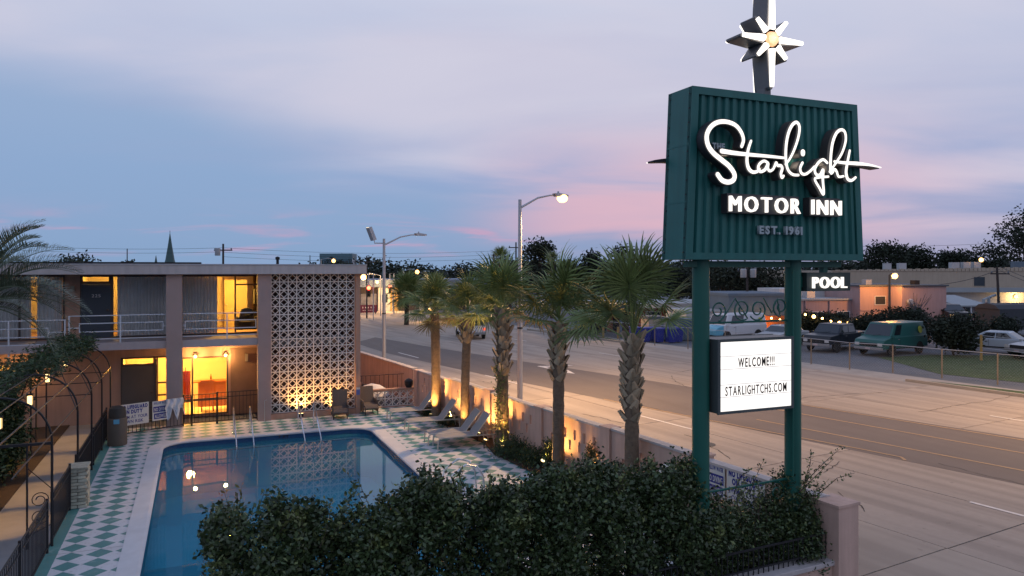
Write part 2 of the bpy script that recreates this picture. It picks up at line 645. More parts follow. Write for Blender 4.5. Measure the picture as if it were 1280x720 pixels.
def road():
    root = bpy.data.objects.new("road", None)
    COL.objects.link(root)
    root['kind'] = 'structure'
    mb = MB()
    a, b, c, d = RP(14.78, -60, -0.035), RP(35.2, -60, -0.035), RP(35.2, 300, -0.035), RP(14.78, 300, -0.035)
    mb.quad(a, b, c, d)
    part("road_bed", mb, JOINT, root)
    lanes = [14.8, 18.25, 21.6, 25.2, 28.6, 31.9, 35.1]
    for li in range(len(lanes) - 1):
        w = lanes[li + 1] - lanes[li] - 0.03
        L = 6.1
        me = MB().box(0, w, 0, L - 0.035, -0.2, 0).mesh("slab")
        me.materials.append(SLAB)
        me2 = MB().box(0, w, 0, 240, -0.2, 0).mesh("slab")
        me2.materials.append(SLAB)
        me3 = MB().box(0, w, 0, 60, -0.2, 0).mesh("slab")
        me3.materials.append(SLAB)
        for k in range(-3, 10):
            o = link("slab", me, None, root, RP(lanes[li], 8.4 - 6.1 * 1 + L * k), (0, 0, ROT_ROAD))
        link("slab", me2, None, root, RP(lanes[li], 8.4 - 6.1 + L * 10), (0, 0, ROT_ROAD))
        link("slab", me3, None, root, RP(lanes[li], 8.4 - 6.1 - L * 3 - 60.03), (0, 0, ROT_ROAD))
    # pavement along the pool wall
    mb = MB()
    mb.quad(RP(11.6, -60, -0.04), RP(14.8, -60, -0.04), RP(14.8, 300, -0.04), RP(11.6, 300, -0.04))
    pv = struct("pavement", mb, JOINT)
    me = MB().box(0, 3.0, 0, 3.02, -0.1, 0.012).mesh("slab")
    me.materials.append(PAVE)
    for k in range(-6, 24):
        link("slab", me, None, pv, RP(11.75, 8.4 + 3.05 * k), (0, 0, ROT_ROAD))
    # asphalt overlay of the turning lane
    mb = MB()
    near = [(22.6, -8), (19.42, 12.36), (15.25, 30.33), (13.2, 39.5), (11.6, 48), (10.9, 56)]
    far = [(30.6, -8), (24.83, 15.8), (20.6, 31.5), (17.4, 43), (15.1, 52), (13.4, 60)]
    n = len(near)
    vs = [(x, y, 0.004) for x, y in near] + [(x, y, 0.004) for x, y in far]
    mb.add(vs, [(i, n + i, n + i + 1, i + 1) for i in range(n - 1)])
    struct("asphalt_lane", mb, ASPH)
    # paint
    mb = MB()

    def stripe(o0, a0, o1, a1, w=0.11, z=0.009):
        p, q = RP(o0, a0, z), RP(o1, a1, z)
        d = (q - p).normalized()
        s = Vector((d.y, -d.x, 0)) * w / 2
        mb.quad(p - s, p + s, q + s, q - s)
    for a0 in (-6, 6.4, 18.6, 30.8, 43, 55, 67):
        stripe(18.2, a0, 18.2, a0 + 3.4)
    for a0 in (0, 12.2, 24.4, 36.6, 48.8):
        stripe(29.6, a0, 29.6, a0 + 3.0)
    p = [RP(20.0, 17.3), RP(20.4, 14.2), RP(20.2, 11.6)]
    # arrow of the turning lane
    c = Vector((18.06, 37.51, 0.01))
    for s in ((-0.12, -1.6, 0.12, 0.9),):
        mb.quad(*[c + RN * x + RD * y for x, y in ((s[0], s[1]), (s[2], s[1]), (s[2], s[3]), (s[0], s[3]))])
    mb.add([c + RN * x + RD * y for x, y in ((-0.5, -1.3), (0.5, -1.3), (0.0, -2.7))], [(0, 1, 2)])
    mb.add([c + RN * x + RD * y + Vector((0, 0, 0.003)) for x, y in ((0.1, 0.4), (0.1, 0.8), (1.1, -0.1), (1.1, 0.9), (1.9, 0.2))], [(0, 1, 4), (2, 3, 4)])
    struct("road_markings", mb, PAINTW)
    mb = MB()
    for (x0, y0, x1, y1) in ((18.9, 21.6, 21.0, 12.4), (20.9, 23.2, 22.9, 14.0), (22.0, 26.0, 25.4, 12.0)):
        d = Vector((x1 - x0, y1 - y0, 0)).normalized()
        s = Vector((d.y, -d.x, 0)) * 0.05
        p, q = Vector((x0, y0, 0.01)), Vector((x1, y1, 0.01))
        mb.quad(p - s, p + s, q + s, q - s)
    # bend of the turn-lane line seen beside the sign
    arc = [(15.9, 27.5), (16.9, 23.4), (17.9, 19.6), (18.75, 16.7), (19.0, 15.6), (18.8, 15.3)]
    for (x0, y0), (x1, y1) in zip(arc, arc[1:]):
        d = Vector((x1 - x0, y1 - y0, 0)).normalized()
        s = Vector((d.y, -d.x, 0)) * 0.045
        p, q = Vector((x0, y0, 0.013)), Vector((x1, y1, 0.013))
        mb.quad(p - s, p + s, q + s, q - s)
    struct("lane_lines", mb, PAINTY)
    # tar-sealed cracks wandering over the slabs
    mb = MB()
    rc = random.Random(31)
    for (o0, a0, ang, L) in ((16.3, 15.5, 75, 3.4), (17.4, 13.2, 20, 1.6), (19.5, 22, 80, 3.0), (16.8, 21, 100, 2.4), (15.4, 10.6, 60, 1.7), (20.6, 9.0, 85, 3.4), (28.0, 17, 5, 9), (31.0, 20.5, 170, 6), (29.5, 12, 20, 7), (24.5, 26, 60, 4), (27.5, 30, 15, 8), (17.0, 30, 88, 2.6)):
        p = Vector((o0, a0))
        d = R(ang)
        n = int(L / .22)
        for i in range(n):
            d2 = d + rc.uniform(-.35, .35)
            q = p + Vector((math.cos(d2), math.sin(d2))) * .22
            w = .007 + rc.random() * .012
            s = Vector((-(q - p).y, (q - p).x)).normalized() * w
            mb.quad(*[RP(v.x, v.y, .0065) for v in (p - s, q - s, q + s, p + s)])
            p = q
    struct("road_cracks", mb, JOINT)
    # inspection covers and a kerb inlet
    mb = MB()
    for (o0, a0, r0) in ((17.0, 17.2, .32), (23.6, 21.0, .34), (30.4, 27, .34)):
        c = RP(o0, a0, 0)
        mb.lathe([(r0, .006), (r0 * .98, .012), (r0 * .5, .013)], 18, tuple(c))
    struct("manhole_covers", mb, M("cast_cover", (0.07, 0.065, 0.06), rough=.6, metal=.5, var=.2, scale=20))
    # far verge: gravel strip, kerb and long grassy island by the fence
    mb = MB()
    mb.quad(RP(35.15, -60, -0.02), RP(37.3, -60, -0.02), RP(37.0, 300, -0.02), RP(35.15, 300, -0.02))
    struct("far_verge", mb, M("verge_gravel", (0.33, 0.30, 0.27), rough=1, var=0.2, scale=1.0, bump=0.5, bscale=18))
    for nm, (o0, a0, o1, a1) in (("kerb", (35.15, 8, 35.15, 22.0)), ("kerb", (35.2, 44, 35.2, 58))):
        mb = MB()
        p = [RP(o0, a0), RP(o0 + 0.2, a0), RP(o1 + 0.2, a1), RP(o1, a1)]
        mb.add([(*q.xy, -0.02) for q in p] + [(*q.xy, 0.12) for q in p],
               [(4, 5, 6, 7), (0, 1, 5, 4), (1, 2, 6, 5), (2, 3, 7, 6), (3, 0, 4, 7)])
        struct(nm, mb, PAVE)
        mb = MB()
        N = 14
        top = []
        for i in range(N + 1):
            t = i / N
            w = 1.05 * math.sin(math.pi * min(1, max(0.02, t))) ** 0.6
            top.append((RP(o0 + 0.2, a0 + (a1 - a0) * t, 0.10), RP(o0 + 0.2 + w, a0 + (a1 - a0) * t, 0.07)))
        for i in range(N):
            mb.quad(top[i][0], top[i][1], top[i + 1][1], top[i + 1][0])
        o = struct("verge_grass", mb, GRASS)
    # lawn beyond the fence
    mb = MB()
    out = [(36.4, 27.6), (37.8, 22.0), (40.5, 12), (56, 6), (62, 26), (52.5, 30.5), (48.5, 31.6), (44.0, 34.0), (39.6, 34.2)]
    mb.add([(x, y, -0.045) for x, y in out], [tuple(range(len(out)))])
    o = struct("lawn", mb, GRASS)


road()


def pool_outline(x0, x1, y0, y1, r, n=7):
    pts = []
    for cx, cy, a0 in ((x1 - r, y1 - r, 0), (x0 + r, y1 - r, 90), (x0 + r, y0 + r, 180), (x1 - r, y0 + r, 270)):
        for i in range(n + 1):
            a = R(a0 + 90 * i / n)
            pts.append((cx + r * math.cos(a), cy + r * math.sin(a)))
    return pts


PX0, PX1, PY0, PY1 = -0.98, 5.55, 11.9, 25.95
WATER_Z = -0.17


def ring_loft(mb, A, B):
    n = len(A)
    o = len(mb.v)
    mb.v += [tuple(p) for p in A] + [tuple(p) for p in B]
    for i in range(n):
        j = (i + 1) % n
        mb.f.append((o + i, o + j, o + n + j, o + n + i))


def deck_material():
    m = bpy.data.materials.new("harlequin_deck_paint")
    m.use_nodes = True
    t = m.node_tree
    b = t.nodes['Principled BSDF']
    tc = nd(t, 'ShaderNodeTexCoord')
    sep = nd(t, 'ShaderNodeSeparateXYZ')
    # slight hand-painted wobble
    nz = nd(t, 'ShaderNodeTexNoise')
    nz.inputs['Scale'].default_value = 9
    t.links.new(tc.outputs['Object'], nz.inputs['Vector'])
    sc = nd(t, 'ShaderNodeVectorMath', operation='MULTIPLY_ADD')
    t.links.new(nz.outputs[1], sc.inputs[0])
    sc.inputs[1].default_value = (0.02, 0.02, 0)
    t.links.new(tc.outputs['Object'], sc.inputs[2])
    t.links.new(sc.outputs[0], sep.inputs[0])

    def tri(v, off):
        f = mth(t, 'FRACT', mth(t, 'MULTIPLY', mth(t, 'SUBTRACT', v, off), 1 / 0.505))
        return mth(t, 'ABSOLUTE', mth(t, 'SUBTRACT', f, 0.5))
    d = mth(t, 'ADD', tri(sep.outputs[0], -1.715 - 0.2525), tri(sep.outputs[1], 17.44 - 0.2525))
    green = mth(t, 'LESS_THAN', d, 0.47)
    border = mth(t, 'LESS_THAN', sep.outputs[0], -2.46)
    green = mth(t, 'MAXIMUM', green, border)
    n2 = nd(t, 'ShaderNodeTexNoise')
    n2.inputs['Scale'].default_value = 1.7
    n2.inputs['Detail'].default_value = 8
    n2.inputs['Roughness'].default_value = 0.7
    t.links.new(tc.outputs['Object'], n2.inputs['Vector'])
    wear = sstep(t, n2.outputs[0], 0.55, 0.69)
    gcol = mixc(t, n2.outputs[0], (0.03, 0.15, 0.15), (0.09, 0.27, 0.26))
    gcol = mixc(t, mth(t, 'MULTIPLY', wear, 0.55), gcol, (0.32, 0.40, 0.38))
    wcol = mixc(t, n2.outputs[0], (0.42, 0.43, 0.45), (0.65, 0.66, 0.68))
    n3 = nd(t, 'ShaderNodeTexNoise')
    n3.inputs['Scale'].default_value = 14
    n3.inputs['Detail'].default_value = 6
    t.links.new(tc.outputs['Object'], n3.inputs['Vector'])
    wcol = mixc(t, mth(t, 'MULTIPLY', sstep(t, n3.outputs[0], 0.54, 0.70), 0.5), wcol, (0.30, 0.29, 0.28))
    col = mixc(t, green, wcol, gcol)
    # expansion joints every three metres
    jx = mth(t, 'LESS_THAN', mth(t, 'ABSOLUTE', mth(t, 'SUBTRACT', mth(t, 'FRACT', mth(t, 'MULTIPLY', sep.outputs[1], 1 / 3.03)), 0.5)), 0.004)
    col = mixc(t, mth(t, 'MULTIPLY', jx, 0.6), col, (0.12, 0.12, 0.12))
    t.links.new(col, b.inputs['Base Color'])
    b.inputs['Roughness'].default_value = 0.62
    bp = nd(t, 'ShaderNodeBump')
    bp.inputs['Strength'].default_value = 0.25
    bp.inputs['Distance'].default_value = 0.01
    t.links.new(n3.outputs[0], bp.inputs['Height'])
    t.links.new(bp.outputs[0], b.inputs['Normal'])
    return m


def pool():
    copw = 0.36
    inner = pool_outline(PX0, PX1, PY0, PY1, 0.75)
    outer = pool_outline(PX0 - copw, PX1 + copw + 0.04, PY0 - copw, PY1 + copw, 1.0)
    # deck with the pool cut out
    bnd = [(-2.68, 10.4), (9.6, 10.4), (wall_x(13) - 0.1, 13), (wall_x(29.2) + 0.05, 29.3), (6.2, 29.3), (6.2, 29.0), (-2.68, 28.9)]
    v3 = [[Vector((x, y, 0)) for x, y in bnd], [Vector((x, y, 0)) for x, y in outer]]
    tris = geometry.tessellate_polygon(v3)
    flat = [v for l in v3 for v in l]
    mb = MB()
    mb.add(flat, [tuple(t) for t in tris])
    o = struct("pool_deck", mb, deck_material())
    for p in o.data.polygons:
        if p.normal.z < 0:
            p.flip()
    # coping
    COP = M("pool_coping_paint", (0.56, 0.56, 0.57), rough=0.75, var=0.09, scale=2.2, bump=0.2, bscale=40)
    mb = MB()
    lift = lambda pts, z: [(x, y, z) for x, y in pts]
    bull = pool_outline(PX0 + 0.05, PX1 - 0.05, PY0 + 0.05, PY1 - 0.05, 0.72)
    mid = pool_outline(PX0 - 0.02, PX1 + 0.02, PY0 - 0.02, PY1 + 0.02, 0.76)
    ring_loft(mb, lift(outer, -0.02), lift(outer, 0.022))
    ring_loft(mb, lift(outer, 0.022), lift(mid, 0.03))
    ring_loft(mb, lift(mid, 0.03), lift(bull, 0.012))
    ring_loft(mb, lift(bull, 0.012), lift(bull, -0.03))
    ring_loft(mb, lift(bull, -0.03), lift(inner, -0.045))
    cp = struct("pool_coping", mb, COP)
    # basin: tile band, walls, sloping floor, entry steps
    TILE = M("waterline_tile", (0.03, 0.085, 0.20), rough=0.25, var=0.25, scale=22)
    mb = MB()
    ring_loft(mb, lift(inner, -0.045), lift(inner, -0.40))
    struct("pool_tile_band", mb, TILE)
    PLAS = M("pool_plaster", (0.12, 0.54, 0.72), rough=0.8, var=0.05, scale=0.7)
    mb = MB()
    ring_loft(mb, lift(inner, -0.40), [(x, y, -1.7 if y > 19 else -1.3) for x, y in inner])
    struct("pool_wall", mb, PLAS)
    mb = MB()
    mb.quad((PX0, PY0, -1.1), (PX1, PY0, -1.1), (PX1, 19, -1.3), (PX0, 19, -1.3))
    mb.quad((PX0, 19, -1.3), (PX1, 19, -1.3), (PX1, PY1, -1.7), (PX0, PY1, -1.7))
    struct("pool_floor", mb, PLAS)
    mb = MB()
    for k in range(3):
        mb.box(PX0 + 0.02, PX0 + 1.6 - 0.3 * k, 17.3 - 0.4 * k, 19.1, -1.5, -1.1 + 0.3 * k)
    struct("pool_steps", mb, PLAS)
    # water
    m = bpy.data.materials.new("pool_water")
    m.use_nodes = True
    t = m.node_tree
    t.nodes.clear()
    tc = nd(t, 'ShaderNodeTexCoord')
    n = nd(t, 'ShaderNodeTexNoise')
    n.inputs['Scale'].default_value = 1.1
    n.inputs['Detail'].default_value = 2
    t.links.new(tc.outputs['Object'], n.inputs['Vector'])
    bp = nd(t, 'ShaderNodeBump')
    bp.inputs['Strength'].default_value = 0.02
    bp.inputs['Distance'].default_value = 0.05
    t.links.new(n.outputs[0], bp.inputs['Height'])
    fr = nd(t, 'ShaderNodeFresnel')
    fr.inputs[0].default_value = 1.33
    t.links.new(bp.outputs[0], fr.inputs['Normal'])
    tr = nd(t, 'ShaderNodeBsdfTransparent')
    tr.inputs[0].default_value = (0.74, 0.94, 0.98, 1)
    gl = nd(t, 'ShaderNodeBsdfGlossy')
    gl.inputs['Roughness'].default_value = 0.015
    t.links.new(bp.outputs[0], gl.inputs['Normal'])
    df = nd(t, 'ShaderNodeBsdfDiffuse')              # light scattered back by slightly cloudy water
    df.inputs[0].default_value = (0.05, 0.31, 0.44, 1)
    ms = nd(t, 'ShaderNodeMixShader')
    ms.inputs[0].default_value = 0.38
    t.links.new(tr.outputs[0], ms.inputs[1])
    t.links.new(df.outputs[0], ms.inputs[2])
    mx = nd(t, 'ShaderNodeMixShader')
    t.links.new(fr.outputs[0], mx.inputs[0])
    t.links.new(ms.outputs[0], mx.inputs[1])
    t.links.new(gl.outputs[0], mx.inputs[2])
    o = nd(t, 'ShaderNodeOutputMaterial')
    t.links.new(mx.outputs[0], o.inputs[0])
    mb = MB()
    mb.add(lift(inner, WATER_Z), [tuple(range(len(inner)))])
    struct("pool_water", mb, m)


pool()

# walkway left of the fence, planting soil beside it
mb = MB()
mb.box(-4.1, -2.72, 6, 30.2, -0.1, 0.0)
struct("path", mb, CONC)
mb = MB()
mb.box(-12, -4.1, 6, 30.2, -0.1, 0.03)
struct("planting_soil", mb, SOIL)
# planting strip against the street wall
mb = MB()
N = 12
for i in range(N):
    ya, yb = 13 + (28.2 - 13) * i / N, 13 + (28.2 - 13) * (i + 1) / N
    wa = 0.95 if 3 < i < 7 else 0.62
    mb.quad((wall_x(ya) - wa, ya, 0.03), (wall_x(ya) - 0.0, ya, 0.05), (wall_x(yb), yb, 0.05), (wall_x(yb) - (0.95 if 3 <= i < 6 else 0.62), yb, 0.03))
struct("planting_bed", mb, SOIL)


# ------------------------------------------------------------------ holed slabs
def holed(mb, x0, x1, z0, z1, y0, y1, holes):
    """Wall plate in XZ between y0 and y1 with rectangular openings (hx0,hx1,hz0,hz1) cut right through."""
    xs = sorted({x0, x1, *[h[0] for h in holes], *[h[1] for h in holes]})
    zs = sorted({z0, z1, *[h[2] for h in holes], *[h[3] for h in holes]})
    xs = [x for x in xs if x0 <= x <= x1]
    zs = [z for z in zs if z0 <= z <= z1]

    def solid(i, j):
        if i < 0 or j < 0 or i >= len(xs) - 1 or j >= len(zs) - 1:
            return False
        cx, cz = (xs[i] + xs[i + 1]) / 2, (zs[j] + zs[j + 1]) / 2
        return not any(h[0] < cx < h[1] and h[2] < cz < h[3] for h in holes)
    for i in range(len(xs) - 1):
        for j in range(len(zs) - 1):
            if not solid(i, j):
                continue
            a, b, c, d = xs[i], xs[i + 1], zs[j], zs[j + 1]
            mb.quad((a, y0, c), (b, y0, c), (b, y0, d), (a, y0, d))
            mb.quad((a, y1, c), (a, y1, d), (b, y1, d), (b, y1, c))
            if not solid(i - 1, j):
                mb.quad((a, y0, c), (a, y0, d), (a, y1, d), (a, y1, c))
            if not solid(i + 1, j):
                mb.quad((b, y0, c), (b, y1, c), (b, y1, d), (b, y0, d))
            if not solid(i, j - 1):
                mb.quad((a, y0, c), (a, y1, c), (b, y1, c), (b, y0, c))
            if not solid(i, j + 1):
                mb.quad((a, y0, d), (b, y0, d), (b, y1, d), (a, y1, d))


# ------------------------------------------------------------------ street wall of the pool
def street_wall():
    ang = math.atan2(-0.0938, 1.0)          # wall runs along +Y, leaning towards -X
    t = thing("boundary_wall", "low pink stucco wall with slots running between pool deck and street", "wall", (wall_x(9.6), 9.6, 0), 0)
    wrot = R(90) + math.atan(0.0938)
    # local frame of panels: x along the wall from near end, y thickness, z up
    L = 19.6 * math.sqrt(1 + 0.0938 ** 2)
    n = 6
    seg = L / n
    for i in range(n):
        holes = []
        x = 0.5
        k = 0
        while x < seg - 0.5:
            zc = 0.95 if k % 2 == 0 else 0.66
            holes.append((x, x + 0.105, zc, zc + 0.27))
            x += 0.23
            k += 1
        h = [1.5, 1.54, 1.5, 1.47, 1.5, 1.41][i]
        mb = MB()
        holed(mb, 0.19, seg - 0.19, 0.0, h, -0.08, 0.08, holes)
        part("panel", mb, WALLP, t, RVEC(i * seg), (0, 0, wrot))
        mb = MB().prism([(-0.12, h), (-0.12, h + 0.05), (0, h + 0.075), (0.12, h + 0.05), (0.12, h)], 'x', 0.19, seg - 0.19)
        part("coping", mb, FASCIA, t, RVEC(i * seg), (0, 0, wrot))
        if 0 < i:
            mb = MB().box(-0.19, 0.19, -0.17, 0.15, 0, h + 0.06).box(-0.215, 0.215, -0.195, 0.175, h + 0.06, h + 0.10)
            part("pier", mb, WALLP, t, RVEC(i * seg), (0, 0, wrot))
    mb = MB().box(-0.36, 0.16, -0.26, 0.24, 0, 1.5).box(-0.38, 0.18, -0.28, 0.26, 1.5, 1.545)
    part("end_pier", mb, WALLP, t, RVEC(0.1), (0, 0, wrot))
    mb = MB().box(-0.16, 0.16, -0.16, 0.16, 0, 1.46)
    part("pier", mb, WALLP, t, RVEC(L - 0.1), (0, 0, wrot))
    # continuation past the breeze-block return, beyond the pool
    t2 = thing("boundary_wall", "plain pink street wall continuing beyond the low breeze block return", "wall", (wall_x(29.4), 29.45, 0), 0)
    mb = MB().box(0.1, 14, -0.08, 0.08, 0, 1.42)
    part("panel", mb, WALLP, t2, (0, 0, 0), (0, 0, wrot + R(1.2)))
    mb = MB().prism([(-0.12, 1.42), (-0.12, 1.47), (0, 1.49), (0.12, 1.47), (0.12, 1.42)], 'x', 0.1, 14)
    part("coping", mb, FASCIA, t2, (0, 0, 0), (0, 0, wrot + R(1.2)))


def RVEC(s):
    k = 1 / math.sqrt(1 + 0.0938 ** 2)
    return (-0.0938 * k * s, k * s, 0)


street_wall()


def block_mesh(s=0.285, depth=0.075):
    """Breeze block: square frame with a diamond touching the middle of each side."""
    mb = MB()
    h = s / 2
    f = 0.017
    mb.box(-h, h, -depth / 2, depth / 2, -h, -h + f)
    mb.box(-h, h, -depth / 2, depth / 2, h - f, h)
    mb.box(-h, -h + f, -depth / 2, depth / 2, -h + f, h - f)
    mb.box(h - f, h, -depth / 2, depth / 2, -h + f, h - f)
    ro, ri = h - f * 0.5, h - f * 0.5 - 0.032
    y0, y1 = -depth / 2 + 0.006, depth / 2 - 0.006
    O = [(ro, 0), (0, ro), (-ro, 0), (0, -ro)]
    I = [(ri, 0), (0, ri), (-ri, 0), (0, -ri)]
    for k in range(4):
        j = (k + 1) % 4
        q = [O[k], O[j], I[j], I[k]]
        mb.prism(q, 'y', y0, y1)
    me = mb.mesh("breeze_block")
    me.materials.append(WHITEBLK)
    return me


BLOCK = block_mesh()


# ------------------------------------------------------------------ the motel
def curtain(mb, x0, x1, y, z0, z1, pitch=0.11, amp=0.035):
    n = max(4, int((x1 - x0) / pitch * 4))
    pts = []
    for i in range(n + 1):
        x = x0 + (x1 - x0) * i / n
        pts.append((x, y + amp * math.sin(2 * math.pi * (x - x0) / pitch + 0.6 * math.sin(3 * x))))
    for a, b in zip(pts, pts[1:]):
        mb.quad((a[0], a[1], z0), (b[0], b[1], z0), (b[0], b[1], z1), (a[0], a[1], z1))


def motel():
    t = thing("motel", "two storey pink motel with white breeze block screen beyond the pool", "motel", (0, 28.4, 0))
    o = lambda mb, name, mat, par=t, **k: part(name, mb, mat, par, (0, -28.4, 0) if par is t else (0, 0, 0), **k)
    XL = -14.0
    # roof and fascia
    r = o(MB().box(XL, 5.95, 28.25, 40, 5.36, 5.66), "roof", FASCIA)
    part("roof_edge", MB().box(XL, 5.97, 28.22, 28.246, 5.34, 5.685), FASCIA, r)
    part("gutter_lip", MB().box(XL, 5.985, 28.2, 28.25, 5.66, 5.70), GALV, r)
    o(MB().box(XL, 0.2, 33, 33.3, 5.66, 5.80), "roof_parapet", DARK)
    # columns
    for x0, x1 in ((-9.0, -8.5), (-4.36, -3.98) if False else (-5.0, -4.62), (-0.96, -0.45), (2.06, 2.51)):
        if x0 == -5.0:
            continue
        o(MB().box(x0, x1, 28.4, 28.9, 0, 5.36), "column", COLUMN)
    # gallery floor
    o(MB().box(XL, 2.06, 28.55, 30.2, 2.76, 3.02), "gallery_slab", M("slab_paint", (0.42, 0.36, 0.36), rough=0.8, var=0.07, scale=1.5, streak=0.06))
    o(MB().box(XL, 2.55, 30.22, 38, 2.5, 3.015), "floor_slab", STUCCO)
    # plinth, end wall, stairwell behind the screen
    o(MB().box(2.511, 5.76, 28.5, 28.85, 0, 0.195), "screen_plinth", STUCCO)
    o(MB().box(5.60, 5.78, 28.45, 38, 0.0, 5.36), "end_wall", STUCCO)
    o(MB().box(2.3, 2.5, 28.95, 38, 0.0, 5.36), "stair_wall", STUCCO)
    o(MB().box(2.5, 5.6, 31.2, 31.4, 0.0, 5.36), "stair_back", M("stair_gloom_colour", (0.12, 0.08, 0.07), rough=0.9, var=0.1))  # shade of the stairwell put into the back wall's dark colour
    o(MB().box(2.5, 5.6, 29.6, 31.2, 2.62, 2.80), "stair_landing", CONC)
    # breeze-block screen: 10 x 17 blocks
    nx, nz = 10, 17
    x0, x1, z0, z1 = 2.53, 5.59, 0.21, 5.345
    for i in range(nx):
        for j in range(nz):
            b = bpy.data.objects.new("breeze_block", BLOCK)
            COL.objects.link(b)
            b.parent = t
            b.location = (x0 + (i + 0.5) * (x1 - x0) / nx, 28.65 - 28.4, z0 + (j + 0.5) * (z1 - z0) / nz)
            b.scale = (1.07, 1, 1.055)
    # gallery back wall, upper storey
    zc = 5.36
    mb = MB()
    up = [(-12.5, -10.2, 3.03, 5.3), (-9.6, -4.25, 3.03, 5.3), (-3.78, -0.6, 3.03, 5.29), (-0.6, 2.2, 3.03, 5.29)]
    up = [(-12.5, -10.2, 3.06, 5.3), (-9.6, -4.25, 3.06, 5.3), (-3.78, 2.2, 3.06, 5.29)]
    holed(mb, XL, 2.3, 3.02, zc, 30.2, 30.32, up)
    o(mb, "upper_wall", STUCCO)
    BROWN = M("brown_wall", (0.20, 0.12, 0.085), rough=0.9, var=0.12, scale=3, bump=0.3)
    mb = MB()
    dn = [(-2.5, -0.96, 0.02, 2.32), (-0.5, 1.11, 0.06, 2.24), (-7.6, -5.35, 1.95, 2.28), (-7.6, -6.6, 0.02, 1.9)]
    holed(mb, XL, 1.2, 0, 2.5, 30.2, 30.32, dn)
    holed(mb, XL, 2.3, 2.5, 2.76, 30.2, 30.32, [])
    o(mb, "lower_wall", STUCCO)
    o(MB().box(1.2, 2.3, 30.19, 30.31, 0, 2.5), "brown_panel", BROWN)
    FR = M("window_frame_bronze", (0.07, 0.055, 0.05), rough=0.5, var=0.05)
    DOOR = M("slate_door", (0.05, 0.065, 0.085), rough=0.5, var=0.05, scale=2)
    DOOR2 = M("grey_door", (0.085, 0.08, 0.08), rough=0.6, var=0.06, scale=2)
    CURT = M("grey_curtain", (0.85, 0.84, 0.84), rough=0.9, var=0.12, scale=2)
    CREAM = M("room_paint", (0.62, 0.52, 0.36), rough=0.9, var=0.05)
    # --- upper windows and doors
    off = Vector((0, -28.4, 0))

    def window(x0, x1, z0, z1, mull=(), trans=()):
        f = MB()
        y0, y1 = 30.16, 30.24
        f.box(x0, x0 + .05, y0, y1, z0, z1).box(x1 - .05, x1, y0, y1, z0, z1)
        f.box(x0 + .05, x1 - .05, y0, y1, z0, z0 + .05).box(x0 + .05, x1 - .05, y0, y1, z1 - .05, z1)
        for m in mull:
            f.box(m - .03, m + .03, y0 + .004, y1 - .004, z0 + .05, z1 - .05)
        for a, b, z in trans:
            f.box(a, b, y0 + .008, y1 - .008, z - .03, z + .03)
        w = o(f, "window", FR)
        part("pane", MB().box(x0 + .05, x1 - .05, 30.195, 30.203, z0 + .05, z1 - .05), GLASS, w)
        return w

    def door(x0, x1, z0, z1, mat, num=None, label=None):
        d = o(MB().box(x0, x1, 30.18, 30.24, z0, z1), "door", mat)
        part("door_handle", MB().box(x1 - .13, x1 - .05, 30.12, 30.18, z0 + .95, z0 + 1.03), FR, d)
        if label:
            d['label'] = label
        if num:
            for q in word(num, -3.42, -3.14, 30.172, 4.515, 0.11, 0.008, M("door_numeral", (0.6, 0.6, 0.62), rough=0.4), d, each=True, part_name="numeral"):
                pass
        return d
    # room 225
    door(-3.74, -2.83, 3.06, 4.98, DOOR, "225")
    o(MB().box(-3.78, -3.742, 30.17, 30.25, 3.06, 5.29).box(-2.828, -2.79, 30.17, 30.25, 3.06, 5.29).box(-3.74, -2.83, 30.17, 30.25, 4.985, 5.03), "door_frame", FR)
    LIT = E("lit_transom", (1.0, 0.52, 0.10), 0.55)
    w = window(-3.74, -2.83, 5.03, 5.29)
    w2 = window(-2.785, -0.60, 3.06, 5.29)
    part("curtain", (lambda m: (curtain(m, -2.63, -0.6, 30.45, 3.06, 5.28), m)[1])(MB()), CURT, w2)
    # corner window with the curtain half drawn
    w3 = window(-0.60, 2.2, 3.06, 5.29, mull=(1.37,), trans=((1.4, 2.15, 4.93),))
    part("curtain", (lambda m: (curtain(m, -0.55, 0.74, 30.45, 3.06, 5.28), m)[1])(MB()), CURT, w3)
    # left of the pier
    w4 = window(-9.6, -4.25, 3.06, 5.3, mull=(-8.2, -6.8, -5.6))
    part("curtain", (lambda m: (curtain(m, -9.5, -5.30, 30.45, 3.06, 5.28), m)[1])(MB()), CURT, w4)
    part("curtain", (lambda m: (curtain(m, -5.12, -4.3, 30.45, 3.06, 5.28), m)[1])(MB()), CURT, w4)
    w5 = window(-12.5, -10.2, 3.06, 5.3, mull=(-11.3,))
    # rooms upstairs
    for nm, (a, b) in (("guest_room", (-0.68, 2.3)), ("guest_room", (-4.0, -0.70)), ("guest_room", (-9.9, -4.02))):
        m = MB()
        m.quad((a, 34.5, 3.02), (b, 34.5, 3.02), (b, 34.5, 5.35), (a, 34.5, 5.35))
        m.quad((a, 30.33, 3.02), (a, 34.5, 3.02), (a, 34.5, 5.35), (a, 30.33, 5.35))
        m.quad((b, 30.33, 3.02), (b, 30.33, 5.35), (b, 34.5, 5.35), (b, 34.5, 3.02))
        o(m, nm, CREAM)
    lamp('POINT', (1.25, 3.6, 4.75), 430, (1.0, 0.50, 0.08), t, size=0.15)
    lamp('POINT', (-3.0, 4.6, 4.8), 110, (1.0, 0.55, 0.10), t, size=0.15)
    lamp('POINT', (-5.3, 4.2, 4.6), 90, (1.0, 0.55, 0.10), t, size=0.15)
    # rooms downstairs
    m = MB()
    a, b = -2.6, 1.18
    m.quad((a, 34.0, 0.0), (b, 34.0, 0.0), (b, 34.0, 2.5), (a, 34.0, 2.5))
    m.quad((a, 30.33, 0.0), (a, 34.0, 0.0), (a, 34.0, 2.5), (a, 30.33, 2.5))
